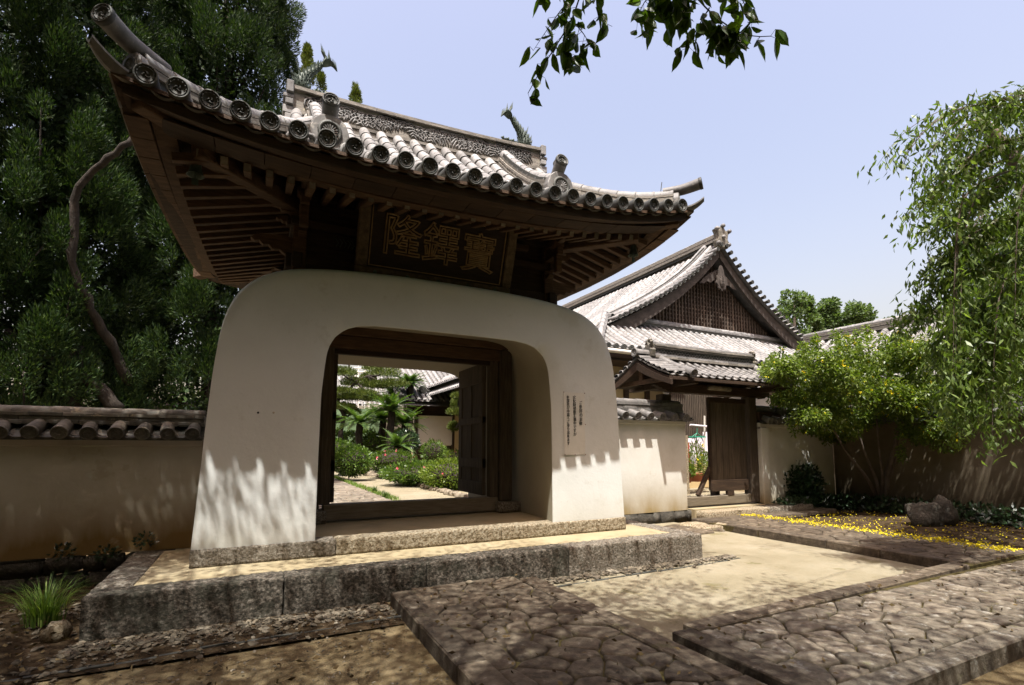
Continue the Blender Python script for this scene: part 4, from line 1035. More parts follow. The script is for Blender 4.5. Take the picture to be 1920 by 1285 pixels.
    rc = MB(); rc.lathe([(.10, 0), (.104, .02), (.096, .36)], 10, arc=(-.1, math.pi+.1)); RCM = rc.mesh('ridge_cap_tile', tm, True); x = 0
    while x < L-.1:
        w = .35; obj('ridge_cap_tile', RCM, eave, M @ Matrix.Translation((min(x, L-.36), thick/2, zr+.9*ridge_h+jit(.004))) @ Matrix.Rotation(-math.pi/2, 4, 'Z') @ Matrix.Diagonal((1, 1, .75, 1))); x += w
    return root
roofed_wall('garden_wall', (-9.5, 7.60), (-.60, 7.60), .36, 1.715, .40, .255, 'long earth stained plaster wall with mossy tiled cap left of the gate', 'plaster_left', foot=(2, -.02, True))
roofed_wall('garden_wall', (5.2, 8.40), (8.55, 8.40), .24, 2.20, .42, .335, 'short sunlit plaster wall with tiled cap between the big gate and the small gate', 'plaster_low', tm='tile', rr=.09, foot=(1, .0, True), ridge_h=.24)
roofed_wall('garden_wall', (10.98, 8.40), (13.9, 8.40), .28, 2.20, .42, .335, 'plaster wall right of the small gate, dappled with leaf shadow', 'plaster_low', tm='tile', rr=.09, foot=(1, .0, True), ridge_h=.24)
roofed_wall('garden_wall', (13.85, 8.35), (13.85, -4), .30, 2.25, .42, .40, 'dark brown weathered earth wall behind the yellow flowering shrub', 'plaster_old', tm='tile', rr=.09, foot=(2, -.05, True), ridge_h=.24)
m = MB(); m.box(10.98, 11.25, 8.33, 8.40, .25, 2.10); tag(m.build('wall_pier', 'plaster_low', bevel=.01), 'narrow plaster pier beside the right post of the small gate', 'pier')
# ================================================================== SMALL GATE
sg = empty('small_gate', (9.7, 8.6, .3), 'small roofed timber gate with one door leaf propped open', 'gate')
GY = 8.55
for x, dy in ((8.45, .40), (10.84, 0)):
    m = MB(); m.box(x-.13, x+.13, GY-.12+dy, GY+.12+dy, .30, 2.84); m.build('gate_post', 'wood_grey', sg, bevel=.015)
for x in (8.72, 10.80):
    m = MB(); m.box(x-.09, x+.09, GY+1.0, GY+1.18, .25, 2.75); m.build('back_post', 'wood_grey', sg, bevel=.015)
m = MB(); m.box(8.25, 11.25, GY-.10, GY+.10, 2.84, 3.05); m.build('gate_lintel', 'wood', sg, bevel=.015)
m = MB(); m.box(8.55, 10.71, GY-.09, GY+.07, .30, .50); m.build('gate_sill', 'wood_h', sg, bevel=.012)
m = MB(); m.tube([(9.3, GY-.17, 2.99), (10.0, GY-.17, 2.985)], [.06, .065], 10); m.build('log_bar', 'wood_end', sg, smooth=True)
for x in (8.3, 11.2):
    m = MB(); m.box(x-.08, x+.08, GY-.75, GY+1.35, 2.96, 3.10); m.build('gate_crossbeam', 'wood', sg, bevel=.01)
nose((11.25, GY, 2.94), 0, CLOUD, 1.2, .12, 'wood'); nose((8.25, GY, 2.94), math.pi, CLOUD, 1.0, .12, 'wood')
nose((10.98, GY-.1, 2.25), 0, CLOUD, 1.9, .16, 'wood')
# door leaf of boards, nearly closed on the right side
dl = MB(); dl.box(9.42, 10.62, GY-.03, GY-.005, .62, 2.76); lf = dl.build('door', 'wood_grey', sg)
x = 9.42
for i in range(6):
    w = .2; m = MB(); m.box(x+.003, x+w-.003, GY-.055, GY-.031, .64, 2.74); m.build('door_board', 'wood_grey', lf, bevel=.003); x += w
for z0, z1 in ((.60, .86), (2.66, 2.78)):
    m = MB(); m.box(9.40, 10.63, GY-.085, GY-.056, z0, z1); m.build('door_rail', 'wood', lf, bevel=.006)
m = MB(); m.box(9.38, 9.44, GY-.08, GY+.0, .62, 2.78); m.build('door_edge', 'wood', lf, bevel=.006)
m = MB(); m.beam((9.0, GY-.02, .52), (9.42, GY-.02, 1.15), .09, .09); m.build('door_prop', 'wood', sg, bevel=.01)
m = MB(); m.box(9.9, 10.1, GY-.1, GY-.02, .50, .6); m.build('door_wedge', 'wood', sg)
ls = empty('slatted_shed', on(1300, 880, 1, 13.2), 'dark slatted shed front seen through the small gate', 'shed')
qa = on(1262, 835, 1, 13.0); qb = on(1352, 735, 1, 13.0); m = MB(); m.box(qa.x, qb.x, 13.06, 13.12, qa.z, qb.z+.4); m.build('shed_wall', 'wood', ls)
m = MB(); m.box(qa.x, qb.x, 13.2, 13.3, .2, qa.z); m.build('shed_lower', 'ochre', ls)
for i in range(int((qb.x-qa.x)/.085)):
    m = MB(); m.box(qa.x+.085*i, qa.x+.085*i+.035, 13.0, 13.055, qa.z, qb.z+.4); m.build('lattice_slat', 'wood_grey', ls)
# roof of the small gate: ridge along x, gable to the left
SX0, SX1, SRY, SZR, SEY, SEZ = 7.45, 11.45, 8.72, 3.60, 7.75, 3.13
def sgz(y):
    t = min(1.15, abs(y-SRY)/(SRY-SEY)); return SZR-(SZR-SEZ)*(1.25*t-.25*t*t)-.02
m = MB(); yy = [SRY+(SEY-SRY)*k/6 for k in range(7)]; yb = [SRY+(SRY-SEY)*k/6 for k in range(7)]
prof_ = [(y, sgz(y)-.04) for y in reversed(yy)]+[(y, sgz(y)-.04) for y in yb[1:]]
P_ = prof_+[(y, z-.06) for y, z in reversed(prof_)]; n = len(P_)
m.v = [(SX0+.05, y, z) for y, z in P_]+[(SX1-.05, y, z) for y, z in P_]; m.f = [(i, (i+1) % n, (i+1) % n+n, i+n) for i in range(n)]
k_ = len(prof_)
for e in (0, n): 
    for i in range(k_-1): m.f.append((e+i, e+i+1, e+n-2-i, e+n-1-i))
srf = m.build('roof', 'wood', sg)
sh_c = MB(); sh_c.lathe([(.052, 0), (.06, .002), (.056, .20)], 7, arc=(0, math.pi)); SCM = sh_c.mesh('shingle_tile', 'tile', True)
PS = pan_mesh(.22, .23, .035, .022, 'wavy_tile', 'tile'); 
for sgn in (1, -1):
    for r in range(7):
        y0 = SRY-sgn*(.98-.14*r); z0 = sgz(y0)
        for i in range(17):
            x = SX0+.14+i*.232
            if x > SX1-.1: break
            d = Vector((0, sgn*.14, sgz(y0+sgn*.14)-z0)); M = frame((x, y0, z0+.028+jit(.004)), d)
            obj('wavy_tile', PS, srf, M @ Matrix.Rotation(.08, 4, 'X') @ Matrix.Rotation(jit(.03), 4, 'Z'))
            if sgn == 1 and i % 1 == 0: obj('shingle_tile', SCM, srf, M @ Matrix.Translation((.115, .0, .0)) @ Matrix.Scale(.75, 4))
BIGR = cover_mesh(.10, .36, 'verge_roll_tile', 'tile', 10); BIGD = disc_tile_mesh(.10, .04, 'verge_disc', 'tile', comma=True)
for xx in (SX0+.62, SX1-.25):
    for sgn in (1, -1):
        y = SRY-sgn*.08; k = 0
        while (SRY-SEY+.05)-abs(y-SRY) > .15:
            y2 = y-sgn*.33; p = Vector((xx, y2, sgz(y2)+.07)); q = Vector((xx, y, sgz(y)+.07)); obj('verge_roll_tile', BIGR, srf, frame(p, q-p)); y = y2
        if sgn == 1: obj('verge_disc', BIGD, srf, frame(p+(p-q).normalized()*.02, q-p))
# verge: short rolls pointing out of the gable, then bargeboard
for i in range(6):
    for sgn in (1, -1):
        y = SRY-sgn*(.06+.16*i); M = frame((SX0+.02, y, sgz(y)+.03), (1, 0, .05)); obj('verge_tile', SCM, srf, M @ Matrix.Diagonal((1.3, 2.6, 1.1, 1)))
obj('verge_disc', BIGD, srf, frame((SX0-.04, SRY-.0, sgz(SRY)+.13), (1, 0, 0))); obj('verge_roll_tile', BIGR, srf, frame((SX0-.02, SRY, sgz(SRY)+.12), (1, 0, 0)) @ Matrix.Diagonal((1, 1.8, 1, 1)))
for xx in (SX0+.06, SX1-.06):
    for sgn in (1, -1):
        pts = [(SRY-sgn*(1.02*k/8)) for k in range(9)]; m = MB()
        top = [(y, sgz(y)-.09) for y in pts]; bot = [(y, sgz(y)-.23-.03*math.cos(k/8*3)) for k, y in enumerate(pts)]
        pl = top+bot[::-1]; m.v = [(xx-.03, y, z) for y, z in pl]+[(xx+.03, y, z) for y, z in pl]; nn = len(pl)
        m.f = [(i, i+1, 17-i-1, 17-i) for i in range(8)]+[(nn+17-i, nn+17-i-1, nn+i+1, nn+i) for i in range(8)]+[(i, (i+1) % nn, (i+1) % nn+nn, i+nn) for i in range(nn)]
        m.build('bargeboard', 'wood', srf)
m = MB(); m.box(SX0+.14, SX0+.20, SRY-.75, SRY+.75, 3.0, 3.10); m.build('gable_tie', 'woodx', srf); m = MB(); m.box(SX0+.13, SX0+.2, SRY-.06, SRY+.06, 3.1, 3.45); m.build('gable_strut', 'woodx', srf)
for k in range(9):
    y = SRY-.7+.17*k
    m = MB(); m.box(SX0+.5, SX1-.4, y-.025, y+.025, sgz(y)-.17, sgz(y)-.11); m.build('purlin', 'wood', srf)
# ridge of the small gate with openwork band
def sridge(z0, z1, hw, mt, seg=.33, name='ridge_tile'):
    x = SX0+.45
    while x < SX1-.25:
        w = min(seg, SX1-.25-x); m = MB(); m.box(x+.002, x+w-.002, SRY-hw, SRY+hw, SZR+z0+.02*((x-9.5)/2)**2, SZR+z1+.02*((x-9.5)/2)**2); m.build(name, mt, srf, rough=.002); x += seg
sridge(.0, .05, .16, 'tile_stack'); sridge(.055, .095, .14, 'tile_lit'); sridge(.235, .27, .13, 'tile_stack'); sridge(.275, .31, .15, 'tile_stack'); sridge(.315, .36, .10, 'tile_lit')
m = MB(); m.box(SX0+.5, SX1-.3, SRY-.05, SRY+.05, SZR+.09, SZR+.24); m.build('ridge_core', 'tile_dark', srf)
m = MB()
for r in range(3):
    for i in range(34):
        x = SX0+.55+.092*i+.046*(r % 2); z = SZR+.10+.045*r+.02*((x-9.5)/2)**2
        if x < SX1-.35: m.tube([(x+math.cos(a)*.046, SRY-.075, z+math.sin(a)*.036) for a in (0, .6, 1.2, 1.9, 2.5, 3.14)], .008, 4)
m.build('openwork_band', 'tile_lit', srf, kind='stuff')
for xx, s in ((SX0+.42, 1.0), (SX1-.22, .8)):
    m = MB(); m.prism([(-.16, 0), (-.2, .16), (-.12, .2), (-.14, .30), (-.05, .27), (0, .36), (.05, .27), (.14, .30), (.12, .2), (.2, .16), (.16, 0)], -.06, .06, Matrix.Translation((xx, SRY, SZR+.03)) @ Matrix.Scale(s, 4) @ Matrix.Rotation(math.pi/2*.8, 4, 'Z'))
    o = m.build('ridge_end_plaque', 'tile_wall', srf, bevel=.01)
    for k in range(5):
        a = math.pi*k/4; m = MB(); m.tube([(xx+.10*math.cos(a)*.4, SRY-.12+.24*(math.cos(a)+1)/2, SZR+.30+.08*math.sin(a)), (xx+.16*math.cos(a)*.4-.03, SRY-.16+.32*(math.cos(a)+1)/2, SZR+.38+.07*math.sin(a))], [.03, .035], 7); m.build('plaque_curl', 'tile_wall', o)
# stone steps before it
st = empty('entrance_step', (9.8, 8.1, .1), 'broad low stone step and rough slabs before the small wooden gate', 'step')
granite(8.65, 10.6, 7.9, 8.28, .02, .24, 'granite_warm', parent=st, name='step_stone', amp=.012); granite(10.61, 12.1, 7.85, 8.28, .02, .25, 'granite', parent=st, name='step_stone', amp=.012)
m = MB(); m.box(8.6, 12.0, 8.25, 8.6, .05, .262); m.build('step_bed', 'tataki', st)
for poly in cells(7.6, 8.9, 7.1, 7.85, .75, .5): stone(poly, .07, st, 'granite_warm', gap=.03, dome=.03, name='rough_slab')
# ================================================================== MAIN HALL
hall = empty('temple_hall', (17.1, 22, 0), 'large temple hall with steep gable, timber lattice and pale tiled roof', 'hall')
HX_, HYG, HZ, HB, HW = 17.10, 15.0, 10.15, 6.30, 5.55
def hz(x): 
    s = max(0, 1-abs(x-HX_)/HW); return HB+(HZ-HB)*(.72*s+.28*s*s*s) if s > 0 else HB-(abs(x-HX_)-HW)*.45
HY1 = 34
xsL = [HX_-7.6+7.6*k/20 for k in range(21)]; xsA = xsL+[HX_+7.6*k/20 for k in range(1, 21)]
m = MB(); m.grid(lambda x, y: (x, y, hz(x)-.06), xsA, [HYG-.55, HYG+2, 24, HY1]); hr = m.build('roof', 'tile', hall)
RR_ = .085
def hrow(pts, name, par, mt='tile_lit', r=RR_, loc=None):
    m = MB()
    for a, b in zip(pts, pts[1:]):
        a = Vector(a); b = Vector(b); L = (b-a).length; n = max(1, round(L/.30))
        for i in range(n):
            p = a.lerp(b, i/n); q = a.lerp(b, (i+1)/n); m.lathe([(r*1.05, 0), (r*.92, (q-p).length*1.04)], 5, frame(p, q-p), arc=(-.2, math.pi+.2))
    return m.mesh(name, mt, True)
ROW = hrow([(HX_-7.6+7.3*k/9, 0, hz(HX_-7.6+7.3*k/9)-.0) for k in range(10)], 'roll_row', hr)
for i in range(58): obj('roll_row', ROW, hr, Matrix.Translation((0, HYG+.35+.31*i, 0)))
# skirt roof below the gable
SK0, SKZ0, SKZ1, SKY0 = 9.4, 4.82, 6.38, 12.75
m = MB(); m.add([(SK0, SKY0, SKZ0-.05), (25.5, SKY0, SKZ0-.05), (25.5, HYG+.15, SKZ1-.05), (11.4, HYG+.15, SKZ1-.05)], [(0, 1, 2, 3)])
m.add([(SK0, SKY0, SKZ0-.05), (11.4, HYG+.15, SKZ1-.05), (11.4, HY1, SKZ1-.05), (SK0, HY1, SKZ0-.05)], [(0, 1, 2, 3)]); sk = m.build('skirt_roof', 'tile', hall)
SROW = hrow([(0, SKY0+(HYG+.15-SKY0)*k/2, SKZ0+(SKZ1-SKZ0)*(k/2)**1.15) for k in range(3)], 'roll_row', sk)
HD = disc_tile_mesh(.10, .1, 'eave_disc', 'tile_dark', comma=False)
for i in range(52):
    x = SK0+.1+.31*i; f = min(1, max(.12, (x-SK0)/2.0))
    obj('roll_row', SROW, sk, Matrix.Translation((x, SKY0*(1-f), SKZ0*(1-f))) @ Matrix.Diagonal((1, f, f, 1))); obj('eave_disc', HD, sk, Matrix.Translation((x, SKY0-.03, SKZ0+.0)))
SIDE = hrow([(SK0+2.0*k/2, 0, SKZ0+(SKZ1-SKZ0)*k/2) for k in range(3)], 'roll_row', sk)
for i in range(60): obj('roll_row', SIDE, sk, Matrix.Translation((0, HYG+.1+.31*i, 0)))
ridge('hip_ridge_tile', [Vector((SK0+.15+1.9*t, SKY0+.1+2.2*t, SKZ0+.08+1.5*t)) for t in (0, .5, 1)], .22, 3, .05, sk, capmesh=CAPR, mt='tile_lit')
ridge('skirt_ridge_tile', [Vector((11.5, HYG+.05, SKZ1+.0)), Vector((17, HYG+.05, SKZ1)), Vector((23, HYG+.05, SKZ1))], .2, 2, .05, sk, mt='tile_lit', seg=.5)
m = MB(); m.tube([(SK0-.3, SKY0-.12, SKZ0-.17), (13.0, SKY0-.12, SKZ0-.2)], .07, 8); m.build('gutter', 'metal', hall, smooth=True)
# gable wall, lattice, bargeboards
gw = MB(); pts = [(HX_-5.2+10.4*k/24, hz(HX_-5.2+10.4*k/24)-.35) for k in range(25)]; gw.prism(pts+[(HX_+5.2, HB-.1), (HX_-5.2, HB-.1)], HYG+.25, HYG+.4); gwl = gw.build('gable_wall', 'wood', hall)
x = HX_-4.3
k = 0
while x < HX_+4.3:
    zt = hz(x)-.62; 
    if zt > HB+.2: m = MB(); m.box(x-.028, x+.028, HYG+.10, HYG+.14, HB+.08, zt); m.build('lattice_bar', 'lattice', gwl)
    x += .175
z = HB+.2
while z < HZ-1.3:
    lo, hi = 0, HW
    for _ in range(25):
        mid = (lo+hi)/2
        if hz(HX_-mid)-.62 > z: lo = mid
        else: hi = mid
    if lo > .15: m = MB(); m.box(HX_-lo, HX_+lo, HYG+.145, HYG+.18, z-.028, z+.028); m.build('lattice_bar', 'lattice', gwl)
    z += .175
m = MB(); m.box(HX_-5.2, HX_+5.2, HYG-.0, HYG+.3, HB-.08, HB+.10); m.build('gable_sill', 'wood_gable', gwl)
for s in (-1, 1):
    xs_ = [HX_+s*(.02+5.65*k/16) for k in range(17)]; top = [(x, hz(x)-.14) for x in xs_]; bot = [(x, hz(x)-.14-.42-.22*(k/16)**2) for k, x in enumerate(xs_)]
    m = MB(); pl = top+bot[::-1]; nn = len(pl); m.v = [(x, HYG-.40, z) for x, z in pl]+[(x, HYG-.28, z) for x, z in pl]
    m.f = [(i, i+1, nn-2-i, nn-1-i) for i in range(16)]+[(nn+nn-1-i, nn+nn-2-i, nn+i+1, nn+i) for i in range(16)]+[(i, (i+1) % nn, (i+1) % nn+nn, i+nn) for i in range(nn)]
    m.build('bargeboard', 'wood_gable', hall)
    # verge tiles: short rolls across the gable edge
    d = .15; VR = cover_mesh(.085, .55, 'verge_tile', 'tile_lit', 7)
    while d < 5.75:
        x = HX_+s*d; sl_ = (hz(x+.05)-hz(x-.05))/.1
        obj('verge_tile', VR, hr, Matrix.Translation((x, HYG-.68, hz(x)+.02)) @ Matrix.Rotation(-math.atan(sl_), 4, 'Y') @ Matrix.Rotation(.03, 4, 'X') @ Matrix.Rotation(s*-.12, 4, 'Z')); 
        obj('verge_disc', HD, hr, Matrix.Translation((x, HYG-.70, hz(x)+.02)) @ Matrix.Scale(.85, 4)); d += .245
    P = [Vector((HX_+s*(.25+5.2*k/7), HYG+.15, hz(HX_+s*(.25+5.2*k/7))+.03)) for k in range(8)]
    ridge('descending_ridge_tile', P, .26, 3, .06, hr, mt='tile_lit', seg=.5)
    ridge('descending_ridge_tile', [p+Vector((0, -.32, -.02)) for p in P], .2, 1, .06, hr, mt='tile_lit', seg=.5)
gg = MB(); M = Matrix.Translation((HX_, HYG-.48, HZ-1.65)) @ Matrix.Scale(.78, 4)
gg.prism([(0, -.55), (.12, -.42), (.28, -.40), (.30, -.22), (.46, -.10), (.36, .06), (.42, .28), (.25, .34), (.20, .62), (.08, .9), (-.08, .9), (-.20, .62), (-.25, .34), (-.42, .28), (-.36, .06), (-.46, -.10), (-.30, -.22), (-.28, -.40), (-.12, -.42)], 0, .08, M)
go = gg.build('gable_pendant', 'wood_gable', hall, bevel=.02)
for k in range(7):
    a = k*.9; m = MB(); m.tube([M @ Vector((math.cos(a+t)*(.06+.05*t), -.03, math.sin(a+t)*(.10+.10*t)+.0)) for t in (0, .6, 1.2, 1.8, 2.4)], [.05, .05, .045, .03, .01], 6); m.build('pendant_scroll', 'wood_gable', go)
for s in (-1, 1):
    m = MB(); m.prism([(0, .3), (s*.5, .05), (s*1.0, -.28), (s*1.35, -.62), (s*1.05, -.60), (s*.8, -.45), (s*.55, -.5), (s*.3, -.3), (0, -.3)], 0, .05, Matrix.Translation((HX_, HYG-.3, HZ-1.3)) @ Matrix.Scale(.8, 4)); m.build('pendant_wing', 'wood_gable', go)
ridge('main_ridge_tile', [Vector((HX_, HYG-.35, HZ+.02)), Vector((HX_, 20, HZ-.02)), Vector((HX_, 26, HZ-.02)), Vector((HX_, HY1, HZ+.05))], .42, 4, .085, hr, mt='tile_stack', seg=.6)
m = MB(); M = Matrix.Translation((HX_, HYG-.62, HZ+.02))
m.prism([(-.30, -.25), (-.42, .0), (-.30, .12), (-.34, .36), (-.44, .5), (-.28, .54), (-.2, .48), (-.12, .6), (0, .72), (.12, .6), (.2, .48), (.28, .54), (.44, .5), (.34, .36), (.30, .12), (.42, .0), (.30, -.25)], 0, .22, M); o = m.build('ridge_end_plaque', 'tile_wall', hr, bevel=.03)
for sx, z in ((-.36, .5), (.36, .5), (0, .68), (-.3, -.1), (.3, -.1), (0, .2)):
    m = MB(); m.lathe([(.001, -.10), (.07, -.09), (.09, -.02), (.085, .05)], 10, M @ Matrix.Translation((sx, 0, z))); m.build('plaque_boss', 'tile', o, smooth=True)
# walls under the skirt roof
m = MB(); m.box(10.6, 25, 14.1, 14.3, 0, 4.9); wl = m.build('wall', 'ochre', hall)
for x in (10.6, 11.55, 12.5, 13.6, 14.8, 16, 17.2, 18.4, 19.6):
    m = MB(); m.box(x-.09, x+.09, 14.0, 14.095, 0, 4.7); m.build('wall_post', 'wood', wl)
for z in (3.95, 2.9, 1.6): m = MB(); m.box(10.5, 25, 14.02, 14.09, z, z+.14); m.build('wall_rail', 'wood', wl)
m = MB(); m.box(9.6, 25.3, 12.95, 14.0, 4.42, 4.56); m.build('eave_soffit', 'wood', hall); m = MB(); m.box(9.6, 25.3, 12.86, 12.98, 4.5, 4.72); m.build('eave_beam', 'wood', hall)
m = MB(); m.box(13.2, 20, 13.9, 14.0, 0, 4.0); m.build('white_panel', 'whitewash', wl)
m = MB(); m.box(11.4, 24.5, 15.5, 33, 0, 6.0); m.build('hall_body', 'ochre', hall)
m = MB(); m.tube([on(1239, 358, 1, 5.5), on(1241, 342, 1, 5.5)], .006, 5); m.build('spike', 'tile_dark', gate)
m = MB(); m.tube([(5.05, 5.9, 4.72), (5.04, 5.9, 4.42)], .004, 5); m.build('hanging_wire', 'tile_dark', gate)
# ================================================================== BUILDING AT THE RIGHT
rb = empty('side_building', (17, 5, 0), 'low tiled building behind the right wall with a small roof vent', 'building')
BXR, BZR = 17.6, 5.30
BXE, BZE = 14.5, 3.35
def bz(y): return .10*max(0, (8.3-y))*.28
m = MB(); m.grid(lambda x, y: (x, y, BZE+(BZR-BZE)*((x-BXE)/(BXR-BXE)) if x <= BXR else BZR-(x-BXR)*.6), [BXE, 16, BXR, 20.5], [-6, 0, 5, 11.4]); brf = m.build('roof', 'tile', rb)
BROW = hrow([(BXE+(BXR-BXE)*k/2, 0, BZE+(BZR-BZE)*k/2+.02) for k in range(3)], 'roll_row', brf, r=.095)
for i in range(52): obj('roll_row', BROW, brf, Matrix.Translation((0, -5.8+.33*i, 0)))
ridge('ridge_tile', [Vector((BXR, 11.4, BZR-.02)), Vector((BXR, 8, BZR-.05)), Vector((BXR, 4, BZR)), Vector((BXR, -6, BZR+.2))], .30, 4, .065, brf, mt='tile_stack', seg=.45)
m = MB(); m.box(15.0, 20, -5.5, 11, 0, 3.5); m.build('wall', 'plaster_old', rb)
vn = Vector(on(1752, 655, 0, 16.6)); 
m = MB(); m.box(vn.x-.25, vn.x+.6, vn.y-.45, vn.y+.45, vn.z-.5, vn.z+.12); v_ = m.build('roof_vent', 'ochre', rb)
m = MB(); m.add([(vn.x-.5, vn.y-.65, vn.z+.08), (vn.x+.75, vn.y-.65, vn.z+.5), (vn.x+.75, vn.y+.65, vn.z+.5), (vn.x-.5, vn.y+.65, vn.z+.08), (vn.x-.5, vn.y-.65, vn.z+.0), (vn.x+.75, vn.y-.65, vn.z+.42), (vn.x+.75, vn.y+.65, vn.z+.42), (vn.x-.5, vn.y+.65, vn.z)], [(0, 1, 2, 3), (7, 6, 5, 4), (0, 4, 5, 1), (1, 5, 6, 2), (2, 6, 7, 3), (3, 7, 4, 0)]); m.build('vent_roof', 'tile', v_)
for k in range(4):
    m = MB(); m.box(vn.x-.27, vn.x-.251, vn.y-.42, vn.y+.42, vn.z-.42+.12*k, vn.z-.36+.12*k); m.build('vent_slat', 'terracotta', v_)
# ================================================================== LAUNDRY AND POTS behind the small gate
yd = 12.0
lr = empty('laundry_rack', on(1310, 900, 1, yd), 'green clothes hanger with white and red washing seen through the small gate', 'laundry')
a = on(1294, 797, 1, yd); b = on(1325, 800, 1, yd); m = MB(); m.tube([a, b], .03, 8); m.build('pole', 'white_cloth', lr)
c = on(1307, 803, 1, yd); h0 = on(1307, 812, 1, yd)
m = MB(); m.tube([c, h0], .008, 5)
for dx in (-.22, -.1, .1, .22): m.tube([h0, h0+Vector((dx, 0, -.12))], .007, 4)
m.build('hanger_hook', 'green_plastic', lr)
m = MB(); m.box(h0.x-.26, h0.x+.26, h0.y-.12, h0.y-.09, h0.z-.15, h0.z-.11); m.box(h0.x-.26, h0.x+.26, h0.y+.09, h0.y+.12, h0.z-.15, h0.z-.11)
for k in range(6): m.box(h0.x-.26+.1*k, h0.x-.24+.1*k, h0.y-.12, h0.y+.12, h0.z-.15, h0.z-.12)
m.build('hanger_frame', 'green_plastic', lr)
def cloth(px0, px1, py0, py1, dy, mt='white_cloth', taper=.5):
    a = on(px0, py0, 1, yd+dy); b = on(px1, py1, 1, yd+dy); m = MB()
    def fn(u, w):
        k = 1-taper*w; cx_ = (a.x+b.x)/2; return (cx_+(a.x-cx_+(b.x-a.x)*u)*k, yd+dy+.04*math.sin(u*14+w*3), a.z+(b.z-a.z)*w)
    m.grid(fn, [i/10 for i in range(11)], [i/8 for i in range(9)]); m.build('garment', mt, lr, smooth=True)
cloth(1290, 1308, 822, 870, 0, taper=.55); cloth(1307, 1322, 820, 862, .05, taper=.2); cloth(1288, 1293, 830, 868, -.05, 'red_cloth'); cloth(1318, 1330, 810, 870, .1, taper=.1)
m = MB(); p0 = on(1321, 870, 1, yd+.1); p1_ = on(1321, 780, 1, yd+.1); m.tube([p0, p1_], .03, 8); m.build('pole', 'metal', lr)
wp = on(1284, 850, 1, 11.4); m = MB(); m.box(wp.x-.2, wp.x+.15, 11.4, 11.8, 0, wp.z+.55); tag(m.build('stone_pillar', 'granite_warm', rough=.02, bevel=.02), 'rough yellowish stone pillar seen left of the washing', 'pillar')
def pot(px, py, y, label, mt='kerria', r=.14, fl='pink', flow=12, hgt=.3):
    g0 = on(px, py, 1, y); o = empty('potted_plant', g0, label, 'potted plant')
    m = MB(); m.lathe([(.001, 0), (r*.8, 0), (r, r*1.1), (r*1.08, r*1.1), (r*1.08, r*1.3), (r*.95, r*1.3), (r*.9, r*1.1), (.001, r*1.1)], 12, Matrix.Translation(g0) @ Matrix.Rotation(math.pi/2, 4, 'X')); m.v = [(x, y_, 2*g0.z-z) if False else (x, y_, z) for x, y_, z in m.v]; m.build('pot', 'terracotta', o, smooth=True)
    P, D = blob_points(g0+Vector((0, 0, r*1.3+hgt*.6)), (r*1.7, r*1.7, hgt*.8), 1100, .2); obj('foliage', leafmesh('foliage', P, D+np.array([0, 0, .4]), .07, .03, mt), o, kind='stuff')
    if flow: P, D = blob_points(g0+Vector((0, 0, r*1.3+hgt*.7)), (r*1.5, r*1.5, hgt*.85), flow, .8); obj('flowers', leafmesh('flowers', np.repeat(P, 4, 0), RS.normal(size=(flow*4, 3)), .06, .05, fl), o, kind='stuff')
pot(1289, 905, 11.6, 'small terracotta pot with red flowers by the yard edge', flow=14)
pot(1305, 903, 11.7, 'wide terracotta pot with bushy green plant under the washing', r=.2, flow=4, fl='yellow', hgt=.7)
pot(1322, 900, 11.8, 'pot plant with yellow flowers beside the door leaf', r=.14, flow=6, fl='yellow', hgt=.5)
# yard gravel
rubble('gravel', 500, lambda: (random.uniform(9, 13), random.uniform(9.6, 11)), lambda: random.uniform(.03, .06), 'pebble', 'pale loose stones in the yard behind the small gate', lambda x, y: .22)
m = MB(); m.box(8.3, 14, 8.9, 14, -.05, .20); tag(m.build('yard_ground', 'court'), 'pale yard ground behind the small gate', kind='structure')
# ================================================================== GARDEN THROUGH THE ARCH
m = MB(); m.grid(lambda x, y: (x, y, .30 if y > 10.4 else .25), [-8, -2, 3, 8.2], [9.9, 10.4, 14, 20, 30, 40]); tag(m.build('garden_ground', 'court'), 'pale garden earth behind the gate', kind='structure')
gp = slab('garden_path', .6, 3.0, 10.4, 27, .2, .325, 'stone paved garden path leading away behind the gate')
for poly in cells(.6, 3.0, 10.4, 16, .42, .34): stone(poly, .34, gp, 'paving_light', th=.04)
for poly in cells(.6, 3.0, 16, 27, .8, .7): stone(poly, .34, gp, 'paving_light', th=.04)
def bush(name, c, r, n, L, W, mt, label, cat, shell=.75, flowers=None, up=.3, droop=0, trunk=True, rs=RS):
    o = empty(name, (c[0], c[1], c[2]-r[2]), label, cat)
    P, D = blob_points(c, r, n, shell); P += RS.normal(size=P.shape)*min(r)*.05
    obj('foliage', leafmesh('foliage', P, D+RS.normal(size=D.shape)*.5+np.array([0, 0, up]), L, W, mt, droop=droop), o, kind='stuff')
    if trunk:
        m = MB()
        for k in range(5): m.tube([(c[0]+jit(.05), c[1]+jit(.05), c[2]-r[2]), (c[0]+jit(r[0]*.6), c[1]+jit(r[1]*.6), c[2]+r[2]*.4)], [.03, .012], 5)
        m.build('stems', 'bark', o)
        s = MB(); bm = bmesh.new(); bmesh.ops.create_icosphere(bm, subdivisions=2, radius=1)
        s.v = [tuple(Vector(c)+Vector((v.co.x*r[0], v.co.y*r[1], v.co.z*r[2]))*.78) for v in bm.verts]; s.f = [tuple(v.index for v in f.verts) for f in bm.faces]; bm.free()
        s.build('inner_twigs', 'bark', o, kind='stuff', rough=.04)
    if flowers:
        k, fm, fs = flowers; P, D = blob_points(c, (r[0]*1.02, r[1]*1.02, r[2]*1.02), k, .97); P = P[P[:, 2] > c[2]-r[2]*.3]
        Q = np.repeat(P, 6, 0); obj('flowers', leafmesh('flowers', Q, RS.normal(size=Q.shape), fs, fs*.8, fm), o, kind='stuff')
    return o
def gpt(px, py, z=.3): return on(px, py, 2, z)
